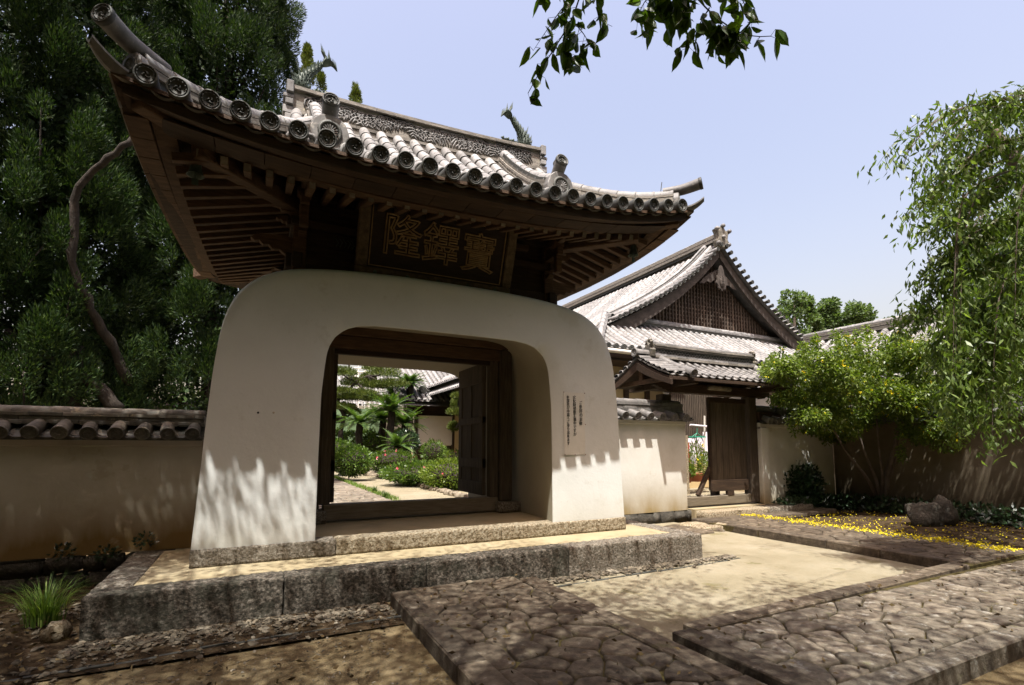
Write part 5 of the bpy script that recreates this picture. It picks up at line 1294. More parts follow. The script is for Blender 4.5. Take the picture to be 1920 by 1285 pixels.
def gb(px, pybase, pxr, pyt, y, *a, **k):      # bush from its outline in the photo, standing at depth y
    base = on(px, pybase, 1, y); top = on(px, pyt, 1, y); e = on(px+pxr, pybase, 1, y); r = abs(e.x-base.x)*.93; h = (top.z-base.z)/2
    return bush(a[0], (base.x, y, base.z+h), (r, r, h), *a[1:], **k)
gb(660, 893, 40, 836, 21, 'azalea_bush', 3500, .11, .05, 'hedge', 'round clipped light green bush beside the garden path', 'bush')
gb(630, 862, 34, 825, 25, 'azalea_bush', 2500, .12, .05, 'hedge', 'clipped bush behind the round one, cut off by the door post', 'bush')
gb(735, 885, 48, 845, 22, 'low_shrub', 2200, .13, .05, 'cherry', 'low dark shrub with red blooms between round bush and flower bed', 'shrub', flowers=(14, 'pink', .09))
gb(790, 905, 75, 868, 17.5, 'peony_bed', 4200, .14, .05, 'hedge', 'broad bed of leafy peonies with pink flowers', 'flower bed', flowers=(12, 'pink', .09))
gb(850, 920, 60, 862, 15.5, 'peony_bed', 3600, .12, .045, 'kerria', 'leafy flower bed with pale blooms beside the door leaf', 'flower bed', flowers=(14, 'pink', .06))
gb(850, 870, 34, 846, 23, 'low_shrub', 1500, .12, .05, 'kerria', 'light green shrub below the short pine', 'shrub', flowers=(10, 'pink', .09))
gb(760, 850, 26, 808, 25, 'camellia_bush', 1800, .14, .06, 'bush_dark', 'glossy dark bush in front of the white garden wall', 'bush')
gb(812, 868, 24, 826, 22, 'nandina_bush', 1100, .14, .04, 'hedge', 'feathery light green bush before the white garden wall', 'bush', shell=.3)
gb(700, 850, 22, 815, 27, 'camellia_bush', 1500, .14, .06, 'cherry', 'green bush among the cycad trunks', 'bush')
# border stones of the bed
bs = empty('bed_edging', gpt(800, 920), 'row of rough border stones along the flower bed', 'edging')
for i in range(26):
    t = i/25; p = gpt(694+t*182, 892+44*t**1.1+random.uniform(-1, 1)); s = .10+.05*random.random()
    if i == 0: s = .28
    bm = bmesh.new(); bmesh.ops.create_icosphere(bm, subdivisions=2, radius=s)
    for v in bm.verts: v.co *= random.uniform(.8, 1.15); v.co.z *= .8
    me = bpy.data.meshes.new('border_stone'); bm.to_mesh(me); bm.free(); me.materials.append(MT['pebble']); obj('border_stone', me, bs, Matrix.Translation((p.x, p.y, .33)))
def tuft(name, p, n, L, W, label, mt='grass', spread=.12, cat='grass tuft'):
    V = []
    for i in range(n):
        a = random.uniform(0, 6.28); b0 = Vector(p)+Vector((math.cos(a), math.sin(a), 0))*random.uniform(0, spread*.5); l = L*random.uniform(.6, 1.15); le = random.uniform(.15, .85)
        prev = b0; d = Vector((math.cos(a), math.sin(a), 0)); s = Vector((-d.y, d.x, 0))*W
        for k in range(4):
            t0, t1 = k/4, (k+1)/4
            q = b0+d*(l*le*t1*t1)+Vector((0, 0, l*(t1-.55*le*t1*t1*t1))); w0, w1 = W*(1-t0), W*(1-t1)*.9+.0005
            V += [prev-s/W*w0/2, prev+s/W*w0/2, q+s/W*w1/2, q-s/W*w1/2]; prev = q
    return tag(obj(name, polymesh(name, np.array([tuple(v) for v in V]), 4, len(V)//4, mt)), label, cat)
tuft('grass_tuft', (-1.62, 6.05, .05), 300, .44, .010, 'clump of long thin grass at the left corner of the platform', spread=.3)
tuft('grass_tuft', gpt(703, 925), 60, .28, .02, 'dark grass tuft at the edge of the garden path', 'cycad')
tuft('grass_tuft', gpt(722, 935), 80, .25, .02, 'second dark grass tuft nearer the gate sill', 'cycad')
for i, (px, py) in enumerate(((120, 1045), (275, 1020), (200, 1048))):
    p = on(px, py, 1, 7.53); bush('wall_weed', (p.x, 7.5, p.z+.06), (.12, .05, .09), 60, .05, .03, 'bush_dark', ('small leafy weed low on the left wall', 'weed at the platform end of the left wall', 'tiny weed between foundation stones of the left wall')[i], 'weed', .1, trunk=False)
# dry grass verge on the garden path
Pn = np.column_stack([RS.uniform(3.0, 3.25, 1200), RS.uniform(12.5, 24, 1200), np.full(1200, .3)]); tag(obj('verge_grass', leafmesh('verge_grass', Pn, RS.normal(size=(1200, 3))*.4+np.array([0, 0, 1]), .12, .02, 'grass')), 'thin verge of grass beside the garden path', kind='stuff')
for k, px in enumerate((628, 655, 690, 720, 748)): gb(px, 858, 22, 806+4*(k % 2), 31+k*.3, 'backdrop_shrub', 900, .2, .1, 'cherry', ('dark shrub by the left edge of the arch view', 'dark shrub behind the second clipped bush', 'dark shrub between pine and cycads', 'dark shrub behind the middle cycads', 'dark shrub just left of the glossy camellia')[k], 'shrub', trunk=False)
# cycads
def cycad(px, pyb, pyt, y, label, fr=1.1, n=44):
    b = on(px, pyb, 1, y); t = on(px, pyt, 1, y); b.z = max(b.z, .3); o = empty('cycad', b, label, 'cycad')
    m = MB(); h = t.z-b.z; m.tube([b+Vector((0.03*math.sin(k), 0, h*k/8)) for k in range(9)], [.17+.03*(k % 2) for k in range(9)], 9); tr = m.build('trunk', 'bark', o, smooth=True)
    V = []; 
    for i in range(n):
        a = i*2.4; el = random.uniform(.15, 1.2); d = Vector((math.cos(a), math.sin(a), 0)); L = fr*random.uniform(.8, 1.1); prev = t.copy(); s = Vector((-d.y, d.x, 0))
        for k in range(10):
            u = (k+1)/10; q = t+d*(L*u*math.cos(el*(1-.4*u)))+Vector((0, 0, L*(u*math.sin(el)-.55*u*u*math.cos(el)))); tan = (q-prev).normalized(); nrm = s.cross(tan)
            for sg_ in (-1, 1):
                for off in (0, .5):
                    c0 = prev.lerp(q, off); tip = c0+s*sg_*.26*math.sin(math.pi*min(.97, u*.85+.13))+tan*.12-nrm*.03*0+Vector((0, 0, .04)); V += [c0, c0+tan*.075, tip, c0-tan*.01]
            prev = q
    obj('fronds', polymesh('fronds', np.array([tuple(v) for v in V]), 4, len(V)//4, 'cycad'), o, kind='stuff')
cycad(673, 843, 795, 27, 'stout cycad left of centre in the garden', 1.5); cycad(732, 860, 772, 26, 'tall cycad in the middle of the garden', 1.5); cycad(768, 800, 722, 30, 'tallest slender cycad before the far roof', 1.2)
cycad(745, 855, 838, 24, 'young low cycad among the bushes', 1.1, 20); cycad(716, 850, 790, 28, 'cycad just behind the middle one', 1.4); cycad(757, 850, 798, 28, 'cycad right of the middle one with wide fronds', 1.6); cycad(740, 800, 745, 31, 'cycad crown left of the tallest one', 1.2)
def gpine(spec, y, label, trunkpx):
    b = on(trunkpx[0][0], trunkpx[0][1], 1, y); b.z = max(b.z, .3); o = empty('pine_tree', b, label, 'pine tree')
    m = MB(); pts = [on(px, py, 1, y) for px, py in trunkpx]; m.tube(catmull([tuple(p) for p in pts], 3), [.15-.1*i/(3*(len(pts)-1)) for i in range(3*(len(pts)-1)+1)], 7)
    Ps = []; Ds = []
    for px, py, rx, rz in spec:
        c = on(px, py, 1, y+jit(1.0)); e = on(px+rx, py, 1, y); f_ = on(px, py+rz, 1, y); r = abs(e.x-c.x); h = abs(f_.z-c.z)
        P, D = blob_points(c, (r, r, h), 1700, .2); P[:, 2] = np.where(P[:, 2] < c.z-h*.3, c.z-h*.3+RS.uniform(0, h*.2, len(P)), P[:, 2]); Ps.append(P); Ds.append(D*.6+np.array([0, 0, .8])+RS.normal(size=D.shape)*.3)
        q = min(pts, key=lambda t_: (t_-c).length); m.tube([q, q.lerp(c, .5)+Vector((0, 0, -.1)), c], [.08, .06, .02], 5)
    m.build('trunk', 'bark', o, smooth=True); obj('crown', leafmesh('crown', np.concatenate(Ps), np.concatenate(Ds), .20, .035, 'pine'), o, kind='stuff')
gpine([(640, 700, 30, 10), (668, 720, 34, 9), (636, 735, 26, 9), (690, 712, 20, 8), (720, 700, 32, 13), (735, 722, 30, 10), (655, 748, 22, 7), (628, 790, 18, 6), (700, 750, 22, 8), (640, 765, 26, 9), (622, 745, 14, 8), (680, 740, 26, 9), (705, 725, 26, 9), (660, 775, 18, 7)], 30, 'spreading garden pine at the left of the arch opening', [(646, 852), (638, 815), (645, 780), (632, 755), (652, 735), (668, 715), (690, 705)])
gpine([(857, 760, 18, 9), (862, 775, 20, 8), (850, 803, 18, 7), (875, 750, 14, 8), (865, 745, 12, 5)], 22, 'short layered pine in front of the white wall', [(868, 880), (866, 830), (864, 790), (862, 750)])
gpine([(760, 690, 30, 14), (735, 690, 26, 13), (790, 690, 20, 8), (700, 690, 26, 10)], 36, 'brownish tree behind the cycads', [(760, 800), (758, 740), (750, 700)])
# white walled house and far roofs
gh = empty('garden_house', on(815, 870, 1, 31), 'white walled garden building with pale tiled roof behind the cycads', 'building')
def pq_(name, mt, x0, x1, y0_, y1_, Y, d=.2, par=gh):
    a = on(x0, y1_, 1, Y); b = on(x1, y0_, 1, Y); m = MB(); m.box(a.x, b.x, Y, Y+d, a.z, b.z); return m.build(name, mt, par)
pq_('wall', 'whitewash', 784, 848, 781, 834, 31); pq_('lower_wall', 'wood', 775, 905, 836, 880, 31.05); pq_('wall_post', 'wood', 777, 784, 765, 880, 30.9, .3); pq_('wall_post', 'wood', 848, 854, 765, 880, 30.9, .3); pq_('eave_wall', 'wood', 770, 930, 745, 780, 31.3, .3); pq_('plank_wall', 'wood_grey', 855, 920, 781, 880, 31.1)
ea = on(768, 752, 1, 29.6); eb = on(940, 752, 1, 29.6)
RA = on(770, 700, 1, 33.0)
m = MB(); m.add([(ea.x-.6, 29.6, ea.z), (eb.x, 29.6, ea.z), (eb.x, 34, RA.z+.4), (ea.x-.6, 34, RA.z+.4)], [(0, 1, 2, 3)]); m.add([(ea.x-.6, 29.6, ea.z-.25), (eb.x, 29.6, ea.z-.25), (eb.x, 34, RA.z+.1), (ea.x-.6, 34, RA.z+.1)], [(3, 2, 1, 0)]); gr_ = m.build('roof', 'tile', gh)
GR = hrow([(0, 29.5, ea.z+.05), (0, 34, RA.z+.45)], 'roll_row', gr_, r=.11); x = ea.x-.5
while x < eb.x: obj('roll_row', GR, gr_, Matrix.Translation((x, 0, 0))); x += .36
ridge('verge_tile', [Vector((ea.x-.55, 29.5, ea.z+.08)), Vector((ea.x-.55, 34, RA.z+.48))], .4, 2, .1, gr_, mt='tile_lit', seg=.6)
m = MB(); q = on(793, 731, 1, 30.2); m.lathe([(.001, -.15), (.2, -.12), (.26, .05), (.2, .1)], 10, Matrix.Translation(q)); m.tube([q+Vector((-.35, 0, -.1)), q+Vector((0, 0, .1)), q+Vector((.35, 0, -.1))], .09, 6); m.build('roof_ornament', 'tile_dark', gr_)
fr = empty('far_house', (-1, 46, 0), 'distant tiled roof glimpsed left behind the garden pine', 'building')
a = on(600, 760, 1, 44); b = on(672, 690, 1, 44)
m = MB(); m.box(a.x-3, b.x, 44, 50, .3, a.z); m.build('wall', 'whitewash', fr)
m = MB(); m.add([(a.x-3, 43, a.z), (b.x+.6, 43, a.z), (b.x+.6, 47, b.z), (a.x-3, 47, b.z)], [(0, 1, 2, 3)]); fr_ = m.build('roof', 'tile', fr)
FR = hrow([(0, 43, a.z+.05), (0, 47, b.z+.05)], 'roll_row', fr_, r=.14)
for i in range(26): obj('roll_row', FR, fr_, Matrix.Translation((a.x-2.9+.42*i, 0, 0)))
a = on(605, 870, 1, 38); b = on(718, 768, 1, 38); m = MB(); m.grid(lambda x, z: (x, 38+.12*math.sin(x*4+z), z), [a.x+(b.x-a.x)*i/16 for i in range(17)], [a.z+(b.z-a.z)*i/8 for i in range(9)])
gs = m.build('netting_screen', 'green_sheet'); sm = gs.modifiers.new('s', 'SOLIDIFY'); sm.thickness = .03; tag(gs, 'green netting screen behind the garden pine', 'screen')
sc_ = empty('scaffold', on(690, 860, 1, 39.5), 'white scaffold rails far behind the pine', 'scaffold')
for px in (672, 684, 692): m = MB(); m.tube([on(px, 860, 1, 39.5), on(px, 686, 1, 39.5)], .04, 6); m.build('upright', 'whitewash', sc_)
for py in (690, 697, 706): m = MB(); m.tube([on(664, py, 1, 39.5), on(698, py+2, 1, 39.5)], .05, 6); m.build('rail', 'whitewash', sc_)
# ================================================================== TREES
def conifer(name, base, r, h, z0, label, nclump, seed, L=.125, W=.026, rfun=None, per=1150, cs=(.20, .48), mt='conifer', trunkr=.35, limbs=(), group=None):
    rs = np.random.RandomState(seed); rnd = random.Random(seed); o = empty(name, (base[0], base[1], 0), label, 'tree', group)
    m = MB(); top = Vector((base[0], base[1], h)); tr = [Vector((base[0]+.15*math.sin(k*1.3), base[1]+.15*math.cos(k*1.7), h*k/8*.96)) for k in range(9)]
    m.tube(tr, [trunkr*(1-.85*k/8) for k in range(9)], 8); 
    Ps = []; Ds = []
    ca = math.atan2(-base[1], -base[0])
    for i in range(nclump):
        z = z0+(h-z0)*rnd.random()**.85; rr = r*(rfun((z-z0)/(h-z0)) if rfun else 1); a = rnd.uniform(0, 6.283)
        if math.cos(a-ca) < -.35 and rnd.random() < .6: a = ca+rnd.uniform(-1.5, 1.5)
        q = rr*(rnd.uniform(.35, 1)**.6)
        c = np.array([base[0]+math.cos(a)*q, base[1]+math.sin(a)*q, z]); s = rnd.uniform(*cs)
        P, D = blob_points(c, (s*.75, s*.75, s*1.35), int(per*(s/.55)**2), .35, rs); Ps.append(P); Ds.append(D*.45+np.array([math.cos(a)*.45, math.sin(a)*.45, .65])+rs.normal(size=D.shape)*.28)
        if i % 14 == 0: k = min(7, max(0, int(z/h*8)-1)); m.tube([tr[k], tr[k].lerp(Vector(c), .6)+Vector((0, 0, -.2)), Vector(c)], [.045, .03, .01], 5)
    for pts, r0 in limbs: m.tube([Vector(p)+Vector((rnd.uniform(-.04, .04), rnd.uniform(-.04, .04), rnd.uniform(-.04, .04))) for p in catmull([tuple(p) for p in pts], 4)], [rnd.uniform(.8, 1.25)*r0*(1-.6*k/(4*(len(pts)-1))) for k in range(4*(len(pts)-1)+1)], 8)
    m.build('trunk', 'bark', o, smooth=True); obj('crown', leafmesh('crown', np.concatenate(Ps), np.concatenate(Ds), L, W, mt, rs=rs), o, kind='stuff')
    if nclump > 100:        # the shaded inside of the crown
        n = nclump*60; t = rs.uniform(0, 1, n); a = rs.uniform(0, 6.283, n); q = r*.6*np.sqrt(rs.uniform(0, 1, n)); P = np.column_stack([base[0]+np.cos(a)*q, base[1]+np.sin(a)*q, z0+(h-z0)*t])
        obj('inner_crown', leafmesh('inner_crown', P, rs.normal(size=(n, 3)), .17, .09, 'conifer', rs=rs), o, kind='stuff')
col = lambda t: (1-.35*t)*(.7+.6*min(t, .5))
B0 = at(385, 840, 15); conifer('conifer_tree', (B0.x, B0.y), 2.6, 17, 2.2, 'great dark conifer directly behind the gate roof', 420, 3, rfun=lambda t: 1-.22*t)
A0_ = at(60, 840, 12.5); conifer('conifer_tree', (A0_.x, A0_.y), 2.7, 15, 1.8, 'dark conifer at the left edge with a thick bent limb', 400, 4, rfun=lambda t: 1-.2*t,
    limbs=[([at(225, 770, 12.2), at(150, 700, 11.9), at(60, 655, 11.6), at(10, 618, 11.4)], .17), ([at(240, 720, 12.6), at(205, 640, 12.2), at(160, 560, 11.6), at(135, 470, 11.3), at(150, 350, 11.2), at(205, 300, 11.1), at(240, 268, 11.1), at(262, 230, 11.3)], .11), ([at(120, 900, 12), at(130, 760, 12), at(150, 650, 11.9)], .33)])
C0 = at(215, 840, 19); conifer('conifer_tree', (C0.x, C0.y), 3.0, 19, 4.0, 'conifer further back between the two near ones', 190, 5, L=.22, W=.07)
D0 = at(-160, 840, 11); conifer('conifer_tree', (D0.x, D0.y), 2.5, 13, 1.5, 'conifer cut by the left edge of the picture', 130, 6)
E0 = at(330, 780, 24); bush('garden_shrub', (E0.x, E0.y, 2.2), (4.5, 2, 2.2), 9000, .16, .06, 'hedge', 'sunlit green shrubs glimpsed between the conifers', 'shrub')
for i, (px, pt, yy) in enumerate(((603, 140, 46), (668, 165, 46), (577, 95, 45))):
    b = on(px, pt, 1, yy); conifer('conifer_tip', (b.x, yy), 1.05, b.z, b.z-6.5, ('slender conifer tip just left of the ridge plaque', 'slender conifer tip standing alone above the ridge', 'conifer tip beside the left fish ornament')[i], 26, 20+i, L=.26, W=.08, rfun=lambda t: 1.15*(1-t)+.05, per=340, cs=(.25, .45), mt='pine', trunkr=.12)
def broad(name, clumps, label, n, L, W, mt, trunk, seed, droop=.3, shell=.2, up=0., tr=None, cat='tree', group=None, flowers=None, bark='bark_grey'):
    rs = np.random.RandomState(seed); o = empty(name, trunk[0][0], label, cat, group); m = MB()
    for pts, r0 in [trunk]+(tr or []):
        q = catmull([tuple(p) for p in pts], 4); m.tube(q, [r0*(1-.75*k/(len(q)-1)) for k in range(len(q))], 7)
    m.build('trunk', bark, o, smooth=True); Ps = []; Ds = []
    tot = sum(c[1][0]*c[1][2] for c in clumps)
    for c, r in clumps:
        k = int(n*r[0]*r[2]/tot); P, D = blob_points(c, r, k, shell, rs); Ps.append(P); Ds.append(D*.5+rs.normal(size=D.shape)*.6+np.array([0, 0, up]))
    obj('crown', leafmesh('crown', np.concatenate(Ps), np.concatenate(Ds), L, W, mt, droop=droop, rs=rs), o, kind='stuff')
    if flowers:
        P = np.concatenate(Ps); P = P[rs.choice(len(P), flowers[0])]; Q = np.repeat(P, 5, 0)+rs.normal(size=(flowers[0]*5, 3))*.012; obj('flowers', leafmesh('flowers', Q, rs.normal(size=Q.shape), flowers[1], flowers[1]*.8, 'yellow', rs=rs), o, kind='stuff')
    return o
#  beyond the hall
for i, (px, py, rx, ry, d) in enumerate(((1490, 600, 48, 62, 60), (1556, 615, 26, 54, 62), (1612, 622, 40, 54, 60), (1668, 625, 26, 26, 70), (1720, 640, 40, 30, 75))):
    rnd = random.Random(i+50); cl = []
    s = d/FPX; rx *= 1.2
    for k in range(60):
        a = rnd.uniform(0, 6.28); t = rnd.random(); w = (1-abs(t-.3)*.95); c = at(px+math.cos(a)*rx*w*.8, py+ry*.9-t*ry*1.75, d+math.sin(a)*rx*s*.6); q = rnd.uniform(7, 13)*s; cl.append((c, (q, q, q*.9)))
    b = at(px, py+ry*2, d); broad('far_tree', cl, ('tallest rounded tree beyond the right slope of the hall roof', 'narrow pointed tree in the middle beyond the hall', 'round topped tree right of the narrow one', 'small low tree at the end of the far row', 'low tree half hidden behind the weeping branches')[i], 9000, .36, .24, 'far_leaf', ([Vector((b.x, b.y, 0)), at(px, py+ry, d), at(px, py, d), at(px, py-ry*.6, d)], .3), 60+i, droop=0, group=None)
# kerria like shrub
kb = on(1640, 955, 2, .08); kcl = []; rnd = random.Random(5)
kd = 12.3
LOBES = [(1505, 735, 52, 42), (1560, 693, 58, 40), (1640, 678, 70, 34), (1722, 690, 66, 44), (1795, 742, 62, 52), (1842, 802, 48, 42), (1600, 765, 82, 58), (1695, 775, 92, 62), (1765, 832, 62, 38), (1540, 795, 46, 26), (1470, 700, 26, 16)]
for i in range(250):
    lb = LOBES[i % len(LOBES)] if i > 60 else LOBES[6+i % 2]; a = rnd.uniform(0, 6.283); q = rnd.random()**.6; px = lb[0]+math.cos(a)*q*lb[2]; py = lb[1]+math.sin(a)*q*lb[3]
    c = at(px, py, kd+math.sin(a)*1.3); q = rnd.uniform(.16, .40); kcl.append((c, (q, q, q*.75)))
kt = at(1660, 950, 12.6); kt.z = .05
trs = [([kt+Vector((jit(.2), jit(.2), 0)), at(1660+dx*.25, 900, 12.4), at(1660+dx*.6, 840, 12.3), at(1660+dx, 740, 12.3)], .05) for dx in (-130, -70, -20, 40, 90, 140, 190)]
for i in range(190):         # loose shoots that break the outline
    lb = rnd.choice(LOBES); a = rnd.uniform(-.5, math.pi+.5); px = lb[0]+math.cos(a)*(lb[2]+rnd.uniform(4, 24)); py = lb[1]-math.sin(a)*(lb[3]+rnd.uniform(4, 22))
    c = at(px, py, kd+rnd.uniform(-1, 1)); kcl.append((c, (.09, .09, .22)))
broad('flowering_shrub', kcl, 'big arching shrub dotted with small yellow flowers in front of the right wall', 90000, .08, .038, 'kerria', ([kt, at(1665, 890, 12.4), at(1680, 830, 12.3), at(1690, 760, 12.3)], .10), 77, droop=.2, tr=trs, cat='shrub', flowers=(900, .042))
bush('round_bush', (on(1480, 948, 2, .1).x, on(1492, 948, 2, .1).y, .62), (.86, .6, .66), 6500, .11, .055, 'bush_dark', 'dark glossy round bush at the foot of the wall by the small gate', 'bush', shell=.6)
# weeping tree on the right
wcl = []; rnd = random.Random(9); wtr = []
# each strand arches out of the tree and hangs
root_ = Vector((10.6, 2.2, 0))
strands = []
def strand(pxs, d, r=.02): strands.append(([at(px, py, d+dd) for px, py, dd in pxs], r))
for pxs, d in (([(2050, 150, .2), (1900, 185, 0), (1800, 205, -.1), (1740, 240, -.2), (1700, 290, -.2), (1690, 320, -.2)], 6.2), ([(2000, 210, 0), (1880, 210, 0), (1810, 240, 0), (1775, 300, 0), (1760, 380, 0)], 6.6),
    ([(1980, 250, 0), (1860, 270, 0), (1790, 320, 0), (1750, 370, 0), (1718, 400, 0)], 6.0), ([(1990, 300, 0), (1880, 330, 0), (1800, 390, 0), (1740, 440, 0)], 6.4), ([(1960, 380, 0), (1860, 420, 0), (1790, 460, 0), (1735, 495, 0)], 6.1),
    ([(2000, 440, 0), (1880, 480, 0), (1800, 510, 0), (1740, 560, 0), (1705, 600, 0)], 6.3), ([(1960, 500, 0), (1860, 560, 0), (1780, 620, 0), (1755, 680, 0)], 6.5), ([(1960, 560, 0), (1880, 620, 0), (1820, 700, 0), (1800, 770, 0)], 6.2)):
    strand(pxs, d)
for i in range(30):
    px = rnd.uniform(1800, 2080); py = rnd.uniform(190, 520); L = rnd.uniform(180, 420); d = rnd.uniform(5.6, 8.6); strand([(px+90, py-35, .3), (px+30, py-10, .1), (px, py+30, 0), (px-12, py+L*.4, 0), (px-15, min(py+L, 850), 0)], d, .012)
for pts, r in list(strands[:8]):
    for j in range(4):
        o = Vector((rnd.uniform(-.25, .25), rnd.uniform(-.25, .25), rnd.uniform(-.35, .15))); strands.append(([p+o*(k/len(pts)) for k, p in enumerate(pts)], .01))
for i in range(70):          # strands, mostly out of view, added to shade the right wall
    px = rnd.uniform(1830, 2250); py = rnd.uniform(330, 520); L = rnd.uniform(150, 420); d = rnd.uniform(7, 10.5); strand([(px+90, py-35, .3), (px+30, py-10, .1), (px, py+30, 0), (px-12, py+L*.4, 0), (px-15, min(py+L, 820), 0)], d, .012)
for i in range(34):          # thick low branches over the boulders
    px = rnd.uniform(1790, 1935); py = rnd.uniform(420, 560); L = rnd.uniform(140, 300); d = rnd.uniform(7.8, 9.6); strand([(px+60, py-35, .3), (px+20, py-10, .1), (px, py+30, 0), (px-12, py+L*.4, 0), (px-15, min(py+L, 800), 0)], d, .012)
Pw = []; Dw = []; wm = MB(); rs = np.random.RandomState(31)
for pts, r in strands:
    q = resample(catmull([tuple(p) for p in pts], 6), 40); wm.tube(q[::3], [r*(1-.8*k/13) for k in range(len(q[::3]))], 5)
    for k in range(6, 40):
        for j in range(11 if q[k][2] < 3.4 else 6):
            p = Vector(q[k])+Vector((rs.normal()*.09, rs.normal()*.09, rs.normal()*.06)); Pw.append(tuple(p)); Dw.append((rs.normal()*.45, rs.normal()*.45, -.75+rs.normal()*.3))
wt = empty('weeping_tree', root_, 'weeping tree with long hanging leafy branches at the right edge', 'tree')
wm.tube(catmull([(10.6, 2.2, 0), (10.5, 2.3, 1.6), (10.2, 2.5, 3.4), (9.6, 2.8, 5.2), (9.0, 3.1, 6.2)], 4), [.24-.011*k for k in range(17)], 9); wm.build('trunk', 'bark_grey', wt, smooth=True)
obj('crown', leafmesh('crown', Pw, Dw, .105, .032, 'weeping', fold=.25, rs=rs), wt, kind='stuff')
# ---- the tree we stand under: crown overhead, leafy twigs hanging into view
ct = empty('shade_tree', (-3.2, -1.8, 0), 'broad leaved tree whose twigs hang into the top of the view', 'tree')
cm = MB(); cm.tube(catmull([(-3.2, -1.8, 0), (-3.1, -1.7, 2), (-2.7, -1.3, 4.2), (-1.8, -.6, 6.4), (-.5, .3, 8.2)], 4), [.32-.014*k for k in range(17)], 10)
rs = np.random.RandomState(99); rnd = random.Random(99)
def shade(x, y):        # how leafy the crown is over the ground point its shadow falls on
    if y > 6.15 and x > 1.3: return 0.0
    if y > 6.15 and y < 7.1 and x > -.7: return .10 if y < 6.45 or x > .9 else .3
    if -1.5 < x < 2.6 and 5.62 < y < 6.2: return .40
    if -1.5 < x < 2.6 and 5.3 < y <= 5.62: return .9
    if x > 2.6 and 5.3 < y < 6.2: return .18
    if 3.2 < x < 4.7 and 3.2 < y < 4.7: return .62
    if 4.7 <= x < 6 and 3.3 < y < 4.2: return .35
    if 3.2 <= x < 8.1 and 3.2 < y < 7: return .0
    if x > 8 and y >= 4.6: return 0
    if x > 8.1 and 3.2 < y < 4.6: return .6
    if x > 5.2 and y < 3.2: return .2 if x < 8 else .5
    if y < 3.3: return .85 if x < 4.6 else (.25 if x < 7.5 else .5)
    return .85
Pc = []; Dc = []
def clump(gx, gy, h, k, s):
    c = Vector((gx+SUNV.x/SUNV.z*h, gy+SUNV.y/SUNV.z*h, h)); px, py, z = pix(c)
    if z > 0 and -200 < px < 2150 and py > -70: return False
    for j in range(k):
        p = c+Vector((rs.normal(), rs.normal(), rs.normal()*.5))*s; x_, y_, z_ = pix(p)
        if z_ > 0 and -60 < x_ < 2000 and y_ > -20: continue
        Pc.append(tuple(p)); Dc.append((rs.normal()*.8, rs.normal()*.8, -.45+rs.normal()*.3))
    return c
cnt = 0; tw = []
for i in range(2900):
    gx = rnd.uniform(-5, 9.5); gy = rnd.uniform(.2, 8.2)
    if rnd.random() > shade(gx, gy)*.88: continue
    c = clump(gx, gy, rnd.uniform(5.2, 9.0), 62, .25)
    if c: cnt += 1; tw.append(c)
# a few clumps that dapple the wall and the left pier
for i in range(14):
    gx = rnd.uniform(.1, 1.0); 
    c = clump(gx, rnd.uniform(6.3, 6.72), rnd.uniform(6.5, 9), 9, .22)
for i in range(560):
    c = clump(rnd.uniform(-8, .0), rnd.uniform(7.0, 8.6), rnd.uniform(6, 9.5), 70, .26)
    if c: tw.append(c)
for c in tw[::9]:
    a = Vector((-1.8, -.6, 6.4)) if c.x < 1 else Vector((-.5, .3, 8.2)); mid = a.lerp(c, .5)+Vector((0, 0, .5)); cm.tube([a, mid, c], [.022, .012, .004], 4)
twig = MB(); Ph = []; Dh = []
def hang(path, d, leaves_, r=.010):
    q = resample(catmull([tuple(at(px, py, d+dd)) for px, py, dd in path], 5), 24); twig.tube(q, [r*(1-.75*k/23) for k in range(24)], 5)
    for k in range(3, 24):
        for j in range(leaves_):
            if rnd.random() < .25: continue
            b = Vector(q[k]); e = b+Vector((rs.normal()*.03, rs.normal()*.03, -.01+rs.normal()*.015)); twig.tube([b, e], [.0018, .0012], 3)
            Ph.append(tuple(e)); Dh.append((rs.normal()*.5, rs.normal()*.5, -.8+rs.normal()*.35))
hang([(1170, -260, 0), (1110, -80, 0), (1085, 0, 0), (1070, 40, 0), (1040, 90, 0), (1015, 130, 0), (990, 175, 0)], 3.4, 2)
hang([(1105, -30, 0), (1060, 10, .05), (1030, 50, 0), (1000, 95, 0)], 3.4, 1, .005); hang([(1070, 35, 0), (1095, 65, 0), (1108, 90, 0)], 3.4, 1, .005); hang([(1120, -60, 0), (1118, 0, 0), (1125, 35, 0), (1148, 50, 0)], 3.45, 1, .005)
hang([(1100, -120, 0), (1040, -40, 0), (1005, 5, 0)], 3.45, 1, .005); hang([(1062, 60, 0), (1068, 100, 0), (1072, 120, 0)], 3.4, 1, .004)
hang([(1170, -260, 0), (1260, -60, 0), (1310, 0, 0), (1340, 30, 0), (1375, 55, 0), (1410, 68, 0), (1445, 68, 0)], 3.3, 2)
hang([(1250, -50, 0), (1215, -5, 0), (1200, 20, 0), (1195, 42, 0)], 3.35, 2, .006); hang([(1290, -20, 0), (1235, 8, 0), (1210, 45, 0)], 3.3, 2, .005); hang([(1300, -10, 0), (1275, 15, 0), (1262, 40, 0)], 3.3, 2, .005)
hang([(1330, 15, 0), (1315, 40, 0), (1295, 75, 0), (1285, 92, 0)], 3.3, 1, .005); hang([(1350, 35, 0), (1352, 60, 0), (1345, 80, 0)], 3.3, 2, .004); hang([(1330, -60, 0), (1385, -10, 0), (1400, 20, 0), (1410, 42, 0)], 3.35, 2, .006); hang([(1380, 55, 0), (1370, 75, 0), (1365, 85, 0)], 3.3, 1, .004)
cm.build('trunk', 'bark_grey', ct, smooth=True); twig.build('hanging_twig', 'bark', ct)
obj('crown', leafmesh('crown', Pc, Dc, .088, .046, 'cherry', fold=.12, rs=rs), ct, kind='stuff')
